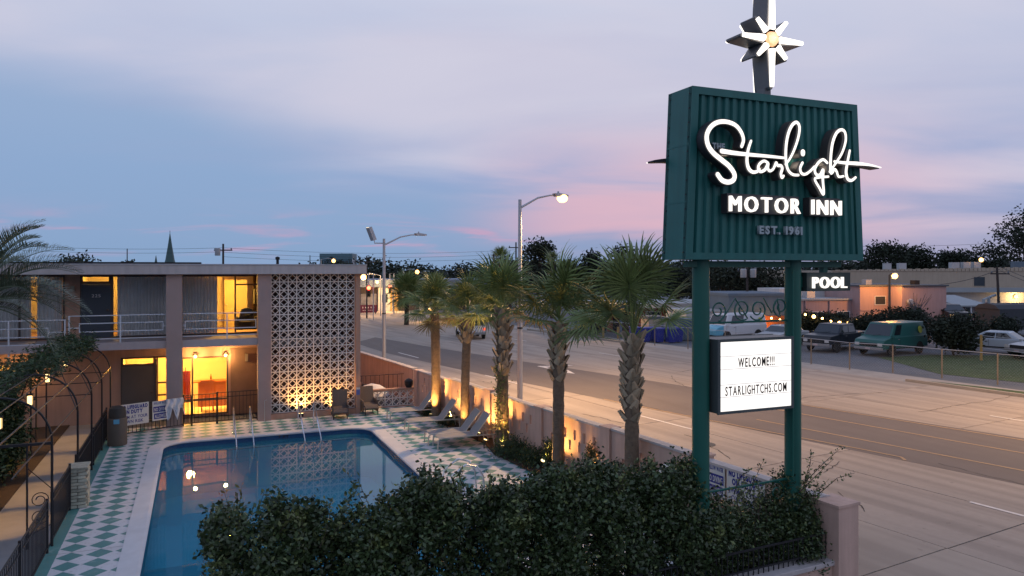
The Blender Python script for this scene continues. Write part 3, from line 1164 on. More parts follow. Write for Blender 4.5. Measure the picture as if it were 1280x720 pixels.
    m.quad((b, 30.33, 0.0), (b, 30.33, 2.5), (b, 34.0, 2.5), (b, 34.0, 0.0))
    m.quad((a, 30.33, 0.01), (b, 30.33, 0.01), (b, 34.0, 0.01), (a, 34.0, 0.01))
    o(m, "guest_room", CREAM)
    w6 = window(-0.5, 1.11, 0.06, 2.24, mull=(-0.13,), trans=((-0.45, 1.06, 0.62),))
    cl = o(MB().tube([(-0.2, 31.8, 2.5), (-0.2, 31.8, 2.36)], .01, 6), "ceiling_lamp", FR)
    part("lamp_globe", MB().sphere((-0.2, 31.8, 2.31), .06, 12, 8), E("room_globe", (1.0, 0.62, 0.2), 4), cl)
    # door and sidelight, lower left
    door(-2.47, -1.40, 0.03, 1.98, DOOR2)
    o(MB().box(-2.5, -2.472, 30.17, 30.25, 0.02, 2.32).box(-1.398, -1.34, 30.17, 30.25, 0.02, 2.32).box(-2.47, -1.40, 30.17, 30.25, 1.985, 2.03), "door_frame", FR)
    window(-2.47, -1.40, 2.03, 2.32)
    window(-1.335, -0.96, 0.02, 2.32, trans=((-1.29, -1.0, 0.9), (-1.29, -1.0, 1.35)))
    lamp('POINT', (-0.2, 3.4, 2.2), 820, (1.0, 0.47, 0.075), t, size=0.15)
    lamp('POINT', (-1.9, 3.2, 2.2), 400, (1.0, 0.47, 0.075), t, size=0.15)
    # far-left lit room
    window(-7.6, -5.35, 1.95, 2.28, mull=(-6.5,))
    m = MB()
    m.quad((-8, 33.0, 0.0), (-5.2, 33.0, 0.0), (-5.2, 33.0, 2.5), (-8, 33.0, 2.5))
    m.quad((-5.2, 30.33, 0.0), (-5.2, 33.0, 0.0), (-5.2, 33.0, 2.5), (-5.2, 30.33, 2.5))
    o(m, "guest_room", CREAM)
    lamp('POINT', (-6.4, 3.0, 2.3), 200, (1.0, 0.50, 0.08), t, size=0.12)
    # gallery rail, one per bay
    def rail(x0, x1, posts, loop, drop=0.0):
        g = bpy.data.objects.new("gallery_rail", None)
        COL.objects.link(g)
        g.parent = t
        g.location = (0, -28.4, 0)
        y = 28.60
        z = 3.02 - drop
        rr = 0.019
        def bar(a, b, zz, nm="rail"):
            part(nm, MB().tube([(a, y, zz), (b, y, zz)], rr), WHITEM, g)
        bar(x0, x1, z + 0.92)
        bar(x0, x1, z + 0.13)
        la, lb = loop
        bar(la, lb, z + 0.66)
        bar(la, lb, z + 0.38)
        bar(x0, la, z + 0.52)
        if lb < x1 - 0.05:
            bar(lb, x1, z + 0.52)
        part("rail", MB().tube([(la, y, z + 0.36), (la, y, z + 0.68)], rr), WHITEM, g)
        part("rail", MB().tube([(lb, y, z + 0.36), (lb, y, z + 0.68)], rr), WHITEM, g)
        for p in posts:
            part("post", MB().box(p - .022, p + .022, y - .03, y + .03, z - 0.24, z + 0.93), WHITEM, g)
    rail(-3.9, -0.97, (-3.9, -2.38), (-3.6, -1.06))
    rail(-0.44, 2.05, (1.02,), (-0.36, 2.0))
    rail(-8.4, -4.0, (-8.4, -5.6, -4.02), (-8.0, -4.5), drop=0.12)
    # wall lamps under the gallery
    GLOBE = E("porch_globe", (1.0, 0.60, 0.20), 4)
    for x, z in ((-0.03, 2.27), (1.02, 2.27), (-5.75, 2.05), (-5.3, 2.02)):
        wl = o(MB().box(x - .05, x + .05, 30.08, 30.17, z - .03, z + .10), "wall_lamp", FR)
        part("lamp_globe", MB().sphere((x, 30.04, z), 0.065, 10, 8), GLOBE, wl)
        lamp('POINT', (x, 29.9 - 28.4, z - 0.02), 55 if x > -1 else 14, (1.0, 0.55, 0.18), t, size=0.06)
    wl = o(MB().box(1.72, 1.82, 30.10, 30.185, 2.0, 2.28), "wall_box", M("cream_box", (0.35, 0.3, 0.22), rough=0.6))
    wl = o(MB().box(-4.05, -3.95, 30.08, 30.195, 4.75, 4.93), "wall_box", M("cream_box", (0.35, 0.3, 0.22)))
    # hose bib standpipe and blue notice on the screen wall
    o(MB().tube([(2.28, 28.33, 0), (2.28, 28.33, 0.75), (2.36, 28.3, 0.78)], 0.012), "standpipe", GALV)
    ns = o(MB().box(5.62, 5.76, 28.43, 28.445, 0.72, 1.0), "notice", M("notice_blue", (0.12, 0.16, 0.42), rough=0.5))
    part("notice_head", MB().box(5.62, 5.76, 28.424, 28.429, 0.93, 1.0), PAINTW, ns)
    return t


MOTEL = motel()


def furniture():
    WOOD = M("red_wood", (0.28, 0.10, 0.035), rough=0.5, var=0.15, scale=4)
    t = thing("counter", "brown wooden counter inside the lit ground floor room", "counter", (0.62, 32.4, 0.01))
    part("top", MB().box(-0.75, 0.5, -0.3, 0.3, 0.98, 1.03), WOOD, t)
    part("front_panel", MB().box(-0.55, 0.5, -0.2, 0.25, 0.0, 0.98), WOOD, t)
    tag(part("bottle", MB().lathe([(0.04, 0), (0.04, 0.14), (0.015, 0.2), (0.015, 0.25)], 10), M("bottle_glass", (0.12, 0.06, 0.02), rough=0.2), None, (0.55, 32.4, 1.04), smooth=True),
        "small dark bottle standing on the wooden counter", "bottle")
    t = thing("chair", "carved wooden chair behind the ground floor window", "chair", (0.40, 31.3, 0.01))
    part("seat", MB().box(-0.24, 0.24, -0.22, 0.22, 0.42, 0.47), WOOD, t)
    b = MB().box(-0.24, -0.19, 0.18, 0.22, 0.47, 1.05).box(0.19, 0.24, 0.18, 0.22, 0.47, 1.05).box(-0.26, 0.26, 0.175, 0.225, 1.05, 1.16).box(-0.06, 0.06, 0.185, 0.215, 0.47, 1.05)
    part("backrest", b, WOOD, t)
    for sx in (-.21, .21):
        for sy in (-.19, .19):
            part("leg", MB().box(sx - .025, sx + .025, sy - .025, sy + .025, 0, 0.42), WOOD, t)
    t = thing("coat", "orange red coat hanging at the left of the lit ground floor room", "coat", (-0.38, 31.2, 0.45))
    m = MB()
    curtain(m, -0.16, 0.18, 0, 0.0, 1.15, 0.1, 0.03)
    part("cloth", m, M("coat_red", (0.5, 0.09, 0.02), rough=0.8), t)
    part("hook", MB().tube([(0, 0, 1.14), (0, 0.0, 1.3)], 0.01), IRON, t)
    # upstairs
    t = thing("interior_door", "pale door standing in the yellow lit room upstairs", "door", (1.55, 33.6, 3.02))
    part("leaf", MB().box(-0.45, 0.45, 0, 0.05, 0, 2.05), M("inner_door", (0.42, 0.33, 0.17), rough=0.7, var=0.05), t)
    part("handle", MB().sphere((-0.38, -0.05, 1.0), 0.035), GALV, t)
    t = thing("armchair", "dark slumped armchair behind the gallery rail window upstairs", "armchair", (1.85, 31.3, 3.02))
    BL = M("dark_upholstery", (0.025, 0.022, 0.02), rough=0.9, var=0.2)
    part("seat", MB().box(-0.42, 0.34, -0.35, 0.35, 0.12, 0.45), BL, t, bevel=0.04)
    part("backrest", MB().prism([(-0.3, 0.45), (0.3, 0.45), (0.26, 0.88), (0.05, 0.98), (-0.2, 0.9)], 'y', 0.2, 0.36), BL, t, bevel=0.03)
    for sx in (-.4, .28):
        part("arm", MB().box(sx, sx + .1, -0.35, 0.2, 0.45, 0.62), BL, t)
    t = thing("wall_screen", "black flat screen angled on the upstairs room wall", "television", (2.22, 32.3, 4.2))
    part("panel", MB().box(-0.04, 0.02, -0.4, 0.4, -0.1, 0.5), DARK, t)
    part("bracket", MB().box(0.02, 0.08, -0.05, 0.05, 0.15, 0.25), IRON, t)


furniture()


def return_wall():
    t = thing("breeze_block_wall", "low white breeze block wall with pink coping closing the deck corner", "wall", (6.0, 29.35, 0))
    for i in range(7):
        for j in range(2):
            b = bpy.data.objects.new("breeze_block", BLOCK)
            COL.objects.link(b)
            b.parent = t
            b.location = (0.18 + 0.305 * i, 0, 0.19 + 0.305 * j)
            b.scale = (1.07, 1, 1.07)
    part("coping", MB().box(0, 2.2, -0.09, 0.09, 0.655, 0.74), STUCCO, t, bevel=0.01)
    part("footing", MB().box(0, 2.2, -0.07, 0.07, 0.0, 0.035), STUCCO, t)
    part("end_pier", MB().box(-0.22, -0.02, -0.1, 0.12, 0.0, 1.05), STUCCO, t)
    part("pier_bracket", MB().sphere((-0.12, -0.14, 0.95), 0.06), IRON, t)
    # iron rail behind it
    f = thing("iron_fence", "short black iron fence behind the low breeze block wall", "fence", (6.2, 30.6, 0))
    part("rail", MB().tube([(0, 0, 1.12), (2.2, 0, 1.12)], 0.014), IRON, f)
    part("rail", MB().tube([(0, 0, 0.25), (2.2, 0, 0.25)], 0.014), IRON, f)
    me = MB().box(-.008, .008, -.008, .008, 0, 1.12).mesh("picket")
    me.materials.append(IRON)
    for i in range(12):
        link("picket", me, None, f, (0.05 + 0.19 * i, 0, 0))
    t = thing("plant_pot", "small black pot sitting on the far end of the breeze block wall", "pot", (7.92, 29.35, 0.74))
    part("body", MB().lathe([(0.11, 0), (0.17, 0.12), (0.18, 0.26), (0.15, 0.28)], 12), IRON, t)
    part("lid", MB().lathe([(0.16, 0.28), (0.10, 0.33), (0.03, 0.36)], 12), IRON, t)
    o = part("covered_heap", MB().lathe([(0.75, 0), (0.6, 0.25), (0.35, 0.42), (0.05, 0.5)], 14), M("white_sheet", (0.6, 0.6, 0.62), rough=0.8), None, (6.6, 30.2, 0.35), smooth=True)
    tag(o, "white sheeted heap half hidden behind the low breeze block wall", "cover")
    o.scale = (1, .6, 1)
    part("support_crate", MB().box(-.5, .5, -.5, .5, -.33, 0), CONC, o)


return_wall()

# ------------------------------------------------------------------ the motel sign
def spline(pts, n=8):
    out = []
    P = [Vector((*p, 0)) for p in pts]
    for i in range(len(P) - 1):
        p0, p1, p2, p3 = P[max(i - 1, 0)], P[i], P[i + 1], P[min(i + 2, len(P) - 1)]
        for k in range(n):
            t = k / n
            q = 0.5 * ((2 * p1) + (p2 - p0) * t + (2 * p0 - 5 * p1 + 4 * p2 - p3) * t * t + (3 * p1 - p0 - 3 * p2 + p3) * t ** 3)
            out.append((q.x, q.y))
    out.append(pts[-1])
    return out


def ribbon(mb, pts, w0, w1, yf, depth, wm=None):
    """A pen stroke in XZ with round ends: flat front at yf, straight sides running back by depth."""
    P = spline(pts)
    n = len(P)
    L, Rr = [], []
    for i, p in enumerate(P):
        a, b = P[max(0, i - 1)], P[min(n - 1, i + 1)]
        d = Vector((b[0] - a[0], b[1] - a[1]))
        d = d.normalized() if d.length > 1e-9 else Vector((1, 0))
        t = i / (n - 1)
        w = (w0 + (w1 - w0) * t) if wm is None else (w0 + (wm - w0) * t * 2 if t < .5 else wm + (w1 - wm) * (t - .5) * 2)
        nx, nz = -d.y * w / 2, d.x * w / 2
        y = yf - 0.003 * t
        if i in (0, n - 1):
            s = -1 if i == 0 else 1
            cap = []
            for k in range(1, 5):
                ang = math.pi * k / 5
                cap.append((p[0] + nx * math.cos(ang) + s * d.x * w / 2 * math.sin(ang), p[1] + nz * math.cos(ang) + s * d.y * w / 2 * math.sin(ang), y))
            if i == 0:
                c0 = cap
            else:
                c1 = cap
        L.append((p[0] + nx, p[1] + nz, y))
        Rr.append((p[0] - nx, p[1] - nz, y))
    # front faces
    vs = [(x, y, z) for x, z, y in L] + [(x, y, z) for x, z, y in Rr]
    fs = [(i, i + 1, n + i + 1, n + i) for i in range(n - 1)]
    mb.add(vs, fs)
    mb.add([(x, y, z) for x, z, y in [L[0]] + c0 + [Rr[0]]], [tuple(range(6))])
    mb.add([(x, y, z) for x, z, y in [L[-1]] + c1 + [Rr[-1]]], [tuple(range(6))])
    out = L + c1 + Rr[::-1] + c0[::-1]
    m = len(out)
    mb.add([(x, y, z) for x, z, y in out] + [(x, yf + depth, z) for x, z, y in out],
           [(i, (i + 1) % m, m + (i + 1) % m, m + i) for i in range(m)])
    if depth > 0.05:
        vs = [(x, yf + depth, z) for x, z, y in L] + [(x, yf + depth, z) for x, z, y in Rr]
        mb.add(vs, fs)


SCRIPT = {
    'S': ([(7.989, 7.461), (8.024, 7.565), (7.981, 7.684), (7.867, 7.788), (7.692, 7.829), (7.518, 7.807), (7.383, 7.721), (7.31, 7.586), (7.334, 7.439), (7.432, 7.325), (7.592, 7.225), (7.742, 7.132), (7.842, 7.016), (7.829, 6.925), (7.729, 6.88), (7.605, 6.904), (7.518, 6.99)], .065, .09, .095),
    'bar': ([(7.597, 7.362), (7.842, 7.346), (8.147, 7.339), (8.538, 7.335), (8.844, 7.328)], .09, .045, None),
    't': ([(8.173, 7.559), (8.114, 7.408), (8.091, 7.243), (8.122, 7.122), (8.199, 7.065), (8.289, 7.074), (8.341, 7.118)], .05, .05, .075),
    'a': ([(8.517, 7.226), (8.433, 7.253), (8.341, 7.196), (8.315, 7.122), (8.367, 7.078), (8.459, 7.12), (8.517, 7.216), (8.511, 7.143), (8.551, 7.098), (8.622, 7.133), (8.665, 7.214)], .05, .045, .06),
    'r': ([(8.657, 7.182), (8.683, 7.24), (8.718, 7.196), (8.782, 7.195), (8.809, 7.149), (8.782, 7.064), (8.803, 7.002), (8.836, 7.031)], .05, .05, .06),
    'l': ([(8.878, 7.226), (8.964, 7.315), (9.059, 7.468), (9.149, 7.685), (9.174, 7.855), (9.114, 7.929), (9.018, 7.875), (8.937, 7.733), (8.891, 7.541), (8.883, 7.31), (8.924, 7.145), (9.024, 7.066), (9.149, 7.06)], .045, .05, .065),
    'i': ([(9.237, 7.268), (9.188, 7.18), (9.21, 7.101), (9.292, 7.08), (9.403, 7.139), (9.493, 7.218)], .055, .045, .055),
    'dot': ([(9.243, 7.419), (9.243, 7.447)], .105, .105, None),
    'g': ([(9.775, 7.298), (9.684, 7.346), (9.577, 7.287), (9.501, 7.176), (9.529, 7.092), (9.613, 7.085), (9.684, 7.175), (9.676, 7.013), (9.693, 6.767), (9.599, 6.87), (9.501, 7.005), (9.585, 7.041), (9.798, 7.066)], .055, .045, .06),
    'h': ([(9.826, 7.15), (9.97, 7.309), (10.109, 7.49), (10.188, 7.691), (10.173, 7.838), (10.086, 7.876), (9.976, 7.807), (9.889, 7.628), (9.849, 7.367), (9.855, 7.13), (9.935, 7.194), (9.984, 7.158), (10.028, 7.078), (10.138, 7.089)], .045, .045, .065),
    't2': ([(10.281, 7.534), (10.232, 7.345), (10.196, 7.169), (10.232, 7.05), (10.32, 7.026), (10.414, 7.081)], .05, .05, .07),
    'bar2': ([(9.927, 7.328), (10.144, 7.318), (10.438, 7.322), (10.737, 7.314), (11.012, 7.282)], .045, .02, .075),
}


def sign():
    Y0 = 9.68
    CX = 8.97
    t = thing("motel_sign", "tall green ribbed motel sign with glowing white script on two green poles", "sign", (CX, 10.0, 0))
    base = (-CX, -10.0, 0)
    P = lambda name, mb, mat, par=t, **k: part(name, mb, mat, par, base if par is t else (0, 0, 0), **k)
    LIT = E("lit_letter_white", (1.0, 0.93, 0.86), 1.35)
    zt, zb = 8.40, 5.66
    xlt, xrt, xlb, xrb = 7.20, 10.71, 7.07, 10.86
    Y1 = 10.33
    lx = lambda z: xlb + (xlt - xlb) * (z - zb) / (zt - zb)
    rx = lambda z: xrb + (xrt - xrb) * (z - zb) / (zt - zb)
    # cabinet shell: sides, top and bottom, set back a little behind the rims
    sh = MB()
    ya, yb = Y0 + 0.012, Y1 - 0.012
    sh.add([(xlt, ya, zt), (xrt, ya, zt), (xrb, ya, zb), (xlb, ya, zb), (xlt, yb, zt), (xrt, yb, zt), (xrb, yb, zb), (xlb, yb, zb)],
           [(0, 1, 5, 4), (1, 2, 6, 5), (2, 3, 7, 6), (3, 0, 4, 7)])
    cab = P("cabinet", sh, SIGNG)
    # sheet seams and rivets on the two sides
    for xt, xb, s in ((xlt, xlb, -1), (xrt, xrb, 1)):
        for k in range(1, 3):
            z = zb + (zt - zb) * k / 3
            x = xb + (xt - xb) * k / 3
            part("sheet_seam", MB().box(x - .004 if s < 0 else x - .002, x + .002 if s < 0 else x + .004, ya + .02, yb - .02, z - .012, z + .012), SIGNG, cab)
        rv = MB()
        for k in range(12):
            z = zb + (zt - zb) * (k + .5) / 12
            x = xb + (xt - xb) * (k + .5) / 12
            for yy in (ya + .05, yb - .05):
                rv.obox((x + s * .003, yy, z), (.012, .022, .022))
        part("rivets", rv, DARKCAN, cab)
    # corrugated faces
    def ribs(y, s):
        mb = MB()
        n = 21
        prof = []
        for i in range(n):
            u = i / n
            du = 1 / n
            prof += [(u, 0.07), (u + du * .34, 0.07), (u + du * .48, 0.025), (u + du * .86, 0.025)]
        prof.append((1, 0.07))
        top, bot = zt - 0.12, zb + 0.11
        at = lambda u, z: lx(z) + 0.13 + (rx(z) - lx(z) - 0.26) * u
        for (u0, d0), (u1, d1) in zip(prof, prof[1:]):
            mb.quad((at(u0, bot), y + s * d0, bot), (at(u1, bot), y + s * d1, bot), (at(u1, top), y + s * d1, top), (at(u0, top), y + s * d0, top))
        return mb
    P("ribbed_panel", ribs(Y0, 1), SIGNG)
    P("ribbed_panel", ribs(Y1, -1), SIGNG)
    for y, s in ((Y0, 1), (Y1, -1)):
        fr = MB()
        for za, zb_ in ((zt - 0.12, zt), (zb, zb + 0.11)):
            fr.add([(lx(za), y, za), (rx(za), y, za), (rx(zb_), y, zb_), (lx(zb_), y, zb_), (lx(za), y + s * .09, za), (rx(za), y + s * .09, za), (rx(zb_), y + s * .09, zb_), (lx(zb_), y + s * .09, zb_)],
                   [(0, 1, 2, 3), (4, 7, 6, 5), (0, 4, 5, 1), (3, 2, 6, 7), (0, 3, 7, 4), (1, 5, 6, 2)])
        for side in (0, 1):
            f = (lambda z: (lx(z), lx(z) + .13)) if side == 0 else (lambda z: (rx(z) - .13, rx(z)))
            z1, z2 = zb + 0.11, zt - 0.12
            fr.add([(f(z1)[0], y, z1), (f(z1)[1], y, z1), (f(z2)[1], y, z2), (f(z2)[0], y, z2), (f(z1)[0], y + s * .09, z1), (f(z1)[1], y + s * .09, z1), (f(z2)[1], y + s * .09, z2), (f(z2)[0], y + s * .09, z2)],
                   [(0, 1, 2, 3), (4, 7, 6, 5), (0, 3, 7, 4), (1, 5, 6, 2)])
        P("face_rim", fr, SIGNG)
    # script lettering: dark can with a lit face, both sides
    yf = 9.47
    for back in (False, True):
        for k, (pts, w0, w1, wm) in SCRIPT.items():
            i = list(SCRIPT).index(k)
            can, face = MB(), MB()
            ribbon(can, pts, w0 + .018, w1 + .016, yf + 0.012 + 0.0017 * i, 0.17, None if wm is None else wm + .018)
            ribbon(face, pts, w0 * .84, w1 * .84, yf - 0.004 - 0.002 * i, 0.004, None if wm is None else wm * .84)
            nm = "script_stroke"
            c = part(nm, can, DARKCAN, t, base if not back else (CX, 10.005, 0), (0, 0, math.pi if back else 0))
            part("lit_face", face, LIT, c)
            if back and k not in ('bar2', 'S', 'l', 'h', 't2', 'bar'):
                pass
    # MOTOR INN on two raceways
    for s, x0, x1 in (("MOTOR", 7.79, 9.24), ("INN", 9.505, 10.15)):
        rw = P("raceway", MB().box(x0 - 0.02, x1 + 0.01, 9.55, 9.70, 6.405, 6.715), DARKCAN)
        word(s, x0, x1, 9.515, 6.428, 0.262, 0.05, LIT, rw, bold=0.0, gap=0.24)
    GREYL = M("faded_letter_grey", (0.34, 0.41, 0.44), rough=0.5, var=0.05)
    ew = P("founding_line", MB().box(8.46, 9.40, 9.672, 9.70, 6.115, 6.125), SIGNG)
    word("EST. 1961", 8.475, 9.39, 9.64, 6.09, 0.13, 0.06, GREYL, ew, bold=0.008, gap=0.16)
    tw = P("article_line", MB().box(7.53, 7.77, 9.672, 9.70, 7.45, 7.46), SIGNG)
    word("THE", 7.53, 7.775, 9.64, 7.415, 0.10, 0.06, GREYL, tw, bold=0.006, gap=0.12)
    # poles
    for x in (7.60, 9.55):
        P("pole", MB().lathe([(0.14, 0.0), (0.14, 1.8), (0.14, 3.4), (0.14, 4.6), (0.14, 5.72)], 20, (x, 10.0, 0)), POLEG, smooth=True)
    P("cross_beam", MB().box(7.3, 10.6, 9.93, 10.07, 5.54, 5.64), POLEG)
    P("hanger", MB().box(10.2, 10.3, 9.95, 10.05, 5.4, 5.56), POLEG)
    # scrollwork between the poles
    sc = P("scrollwork", MB().tube([(7.74, 10, 4.62), (9.41, 10, 4.62)], 0.018), POLEG)

    def spiral(cx, cz, r0, turns, a0, sgn, tail=None):
        pts = []
        n = int(28 * turns)
        for i in range(n + 1):
            a = a0 + sgn * 2 * math.pi * turns * i / n
            r = r0 * (0.28 + 0.72 * i / n)
            pts.append((cx + r * math.cos(a), 10.0, cz + r * math.sin(a)))
        if tail:
            pts += tail
        return pts
    for pts in (spiral(7.95, 4.82, 0.17, 1.4, 1.0, -1), spiral(8.45, 4.83, 0.19, 1.5, 2.2, 1, [(8.3, 10, 5.02), (8.12, 10, 4.78), (7.98, 10, 4.64)]),
                spiral(8.78, 4.82, 0.19, 1.5, 0.6, -1), spiral(9.27, 4.86, 0.17, 1.4, 2.2, 1, [(9.2, 10, 5.0), (9.08, 10, 4.76), (8.9, 10, 5.02)])):
        part("scroll", MB().tube(pts, 0.014, 5), POLEG, sc)
    lo = P("lower_brace", MB().tube([(7.72, 9.95, 1.86), (9.43, 10.0, 1.88)], 0.022), POLEG)
    part("scroll", MB().tube(spiral(9.2, 1.68, 0.17, 1.3, 0, 1), 0.014, 5), POLEG, lo)
    P("conduit", MB().tube([(9.42, 9.86, 5.5), (9.42, 9.86, 1.9)], 0.02, 6), POLEG)
    # marquee box
    FRM = M("marquee_frame_grey", (0.075, 0.09, 0.09), rough=0.45, var=0.08, streak=0.08)
    bx = P("marquee_box", MB().box(7.752, 9.31, 9.77, 10.23, 3.165, 4.365), FRM)
    bz = MB()
    for y0 in (9.735, 10.23):
        bz.box(7.74, 9.322, y0, y0 + .035, 3.155, 3.20).box(7.74, 9.322, y0, y0 + .035, 4.325, 4.372)
        bz.box(7.74, 7.79, y0, y0 + .035, 3.20, 4.325).box(9.272, 9.322, y0, y0 + .035, 3.20, 4.325)
    P("bezel", bz, FRM)
    PANEL = E("lit_marquee_panel", (1.0, 0.95, 0.91), 1.25)
    pn = MB().box(7.79, 9.272, 9.752, 9.765, 3.20, 4.325)
    pp = P("light_panel", pn, PANEL)
    P("light_panel", MB().box(7.79, 9.272, 10.235, 10.25, 3.20, 4.325), PANEL)
    TRK = M("letter_track", (0.5, 0.5, 0.5), rough=0.4)
    for z in (3.43, 3.63, 3.88, 4.09):
        part("letter_track", MB().box(7.79, 9.272, 9.745, 9.7515, z - .003, z + .003), TRK, pp)
    BLK = M("marquee_letter_black", (0.03, 0.02, 0.02), rough=0.5, var=0)
    word("WELCOME!!!", 8.15, 8.905, 9.742, 3.905, 0.155, 0.006, BLK, pp, bold=0.003, gap=0.20)
    word("STARLIGHTCHS.COM", 7.89, 9.165, 9.742, 3.453, 0.155, 0.006, BLK, pp, bold=0.002, gap=0.19)
    # POOL blade
    pb = P("blade_box", MB().box(9.70, 10.71, 9.83, 10.17, 5.125, 5.45), M("blade_dark", (0.03, 0.045, 0.042), rough=0.5, var=0.06))
    word("POOL", 9.81, 10.585, 9.80, 5.178, 0.205, 0.05, LIT, pb, bold=0.0, gap=0.18)
    P("blade_arm", MB().box(9.62, 9.70, 9.93, 10.07, 5.2, 5.38), POLEG)
    # the star
    SCX, SCZ = 8.905, 9.375
    lens = [(90, 1.35, .105), (270, .83, .105), (0, .69, .095), (180, .64, .095), (45, .47, .08), (135, .47, .08), (225, .44, .08), (315, .46, .08)]
    CAN = M("star_can_grey", (0.13, 0.13, 0.14), rough=0.45, var=0.05)
    core = P("star_can", MB().lathe([(0.17, 0), (0.17, 0.36)], 16, (0, 0, 0)), CAN)
    core.location = (SCX - CX, 9.82 - 10.0, SCZ)
    core.rotation_euler = (R(-90), 0, 0)
    STARLIT = E("lit_star", (1.0, 0.92, 0.82), 2.4)
    for ang, L, w in lens:
        a = R(ang)
        d = Vector((math.cos(a), math.sin(a)))
        n = Vector((-d.y, d.x))
        poly = []
        for s, q in ((0.06, 1.0), (L - .03, .38)):
            poly.append(d * s + n * w * q)
        poly.append(d * (L + .01) + n * w * .16)
        poly.append(d * (L + .01) - n * w * .16)
        for s, q in ((L - .03, .38), (0.06, 1.0)):
            poly.append(d * s - n * w * q)
        mb = MB().prism([(SCX + p.x, SCZ + p.y) for p in poly], 'y', 9.82, 10.18)
        c = P("star_ray", mb, CAN)
        tube = MB()
        tube.tube([(SCX + d.x * 0.17, 9.80, SCZ + d.y * 0.17), (SCX + d.x * L * .5, 9.80, SCZ + d.y * L * .5), (SCX + d.x * (L - .03), 9.80, SCZ + d.y * (L - .03))], [.058, .050, .034], 10)
        part("neon_tube", tube, STARLIT, c, smooth=True)
        tube = MB()
        tube.tube([(SCX + d.x * 0.13, 10.21, SCZ + d.y * 0.13), (SCX + d.x * (L - .03), 10.21, SCZ + d.y * (L - .03))], [.045, .028], 8)
        part("neon_tube", tube, STARLIT, c, smooth=True)
    hub = P("star_hub", MB().lathe([(0.13, 0), (0.11, 0.06), (0.01, 0.10)], 14), E("amber_hub", (1.0, 0.42, 0.16), 1.3))
    hub.location = (SCX - CX, 9.815 - 10.0, SCZ)
    hub.rotation_euler = (R(90), 0, 0)
    P("star_foot", MB().box(8.84, 8.97, 9.9, 10.1, 8.40, 8.57), CAN)
    for hx, hz in ((7.75, 7.35), (8.45, 7.15), (9.1, 7.3), (9.75, 7.2), (10.2, 7.2), (8.5, 6.56), (9.8, 6.56)):  # added unseen point lights for the letters' spill on the ribs
        lamp('POINT', (hx - CX, 9.60 - 10.0, hz), 2.6, (1.0, 0.80, 0.62), t, size=0.12, name='letter_spill_fill')
    lamp('POINT', (SCX - CX, 9.6 - 10.0, SCZ), 14, (1.0, 0.85, 0.7), t, size=0.2)
    return t


sign()


# ------------------------------------------------------------------ palms
def fan_frond(seed, dry=False, pl=0.62):
    """Costapalmate fan on its stalk, growing along +X, leaflets as folded blades."""
    r = random.Random(seed)
    mb = MB()
    mb.tube([(0, 0, 0), (pl * .5, 0, 0.05), (pl, 0, 0.04)], [.022, .016, .011], 4)
    n = 34
    cx, cz = pl, 0.04
    for i in range(n):
        u = (i + .5) / n * 2 - 1
        a = u * R(148) + R(r.uniform(-3, 3))
        L = (0.82 - 0.30 * abs(u) ** 1.6) * r.uniform(.9, 1.08)
        dx, dy = math.cos(a), math.sin(a)
        w = 0.0125 + 0.009 * (1 - abs(u))
        # costa: middle blades leave further out and the plate folds down
        sx = cx + 0.16 * (1 - abs(u))
        px, py = -dy, dx
        droop = r.uniform(.06, .26)
        prev = None
        fold = 0.018
        for s in (0.02, .3, .62, .85, 1.0):
            d = L * s
            z = cz + 0.10 * s - droop * s ** 3 - 0.10 * abs(u) * s - .10 * abs(math.sin(a)) * s
            ww = w * (0.35 + 1.1 * min(s * 2, 1)) * (1 if s < .5 else max(.10, (1 - s) / .5 + .02))
            c = (sx + dx * d * (1 - .12 * s * s), dy * d, z)
            row = [(c[0] + px * ww, c[1] + py * ww, z), (c[0], c[1], z + fold * (1 - s)), (c[0] - px * ww, c[1] - py * ww, z)]
            if prev:
                mb.quad(prev[0], prev[1], row[1], row[0])
                mb.quad(prev[1], prev[2], row[2], row[1])
            prev = row
    me = mb.mesh("frond")
    me.materials.append(FROND_DRY if dry else FROND)
    return me


FANS = [fan_frond(s) for s in range(4)]
FANS_LONG = [fan_frond(70 + s, False, 1.05) for s in range(4)]
FANS_DRY = [fan_frond(40 + s, True) for s in range(2)]


def boot_mesh():
    mb = MB()
    # a split leaf base: flat tapering strap leaning outward, forked at the tip
    pts = [(-.01, .07, 0), (.02, .066, .10), (.05, .05, .20), (.085, .028, .28)]
    prev = None
    for x, w, z in pts:
        row = [(x, -w, z), (x + .022, 0, z + .0), (x, w, z), (x - .018, 0, z)]
        if prev:
            for k in range(4):
                mb.quad(prev[k], prev[(k + 1) % 4], row[(k + 1) % 4], row[k])
        prev = row
    mb.add(prev, [(0, 1, 2, 3)])
    me = mb.mesh("leaf_boot")
    me.materials.append(BOOT)
    return me


BOOTM = boot_mesh()


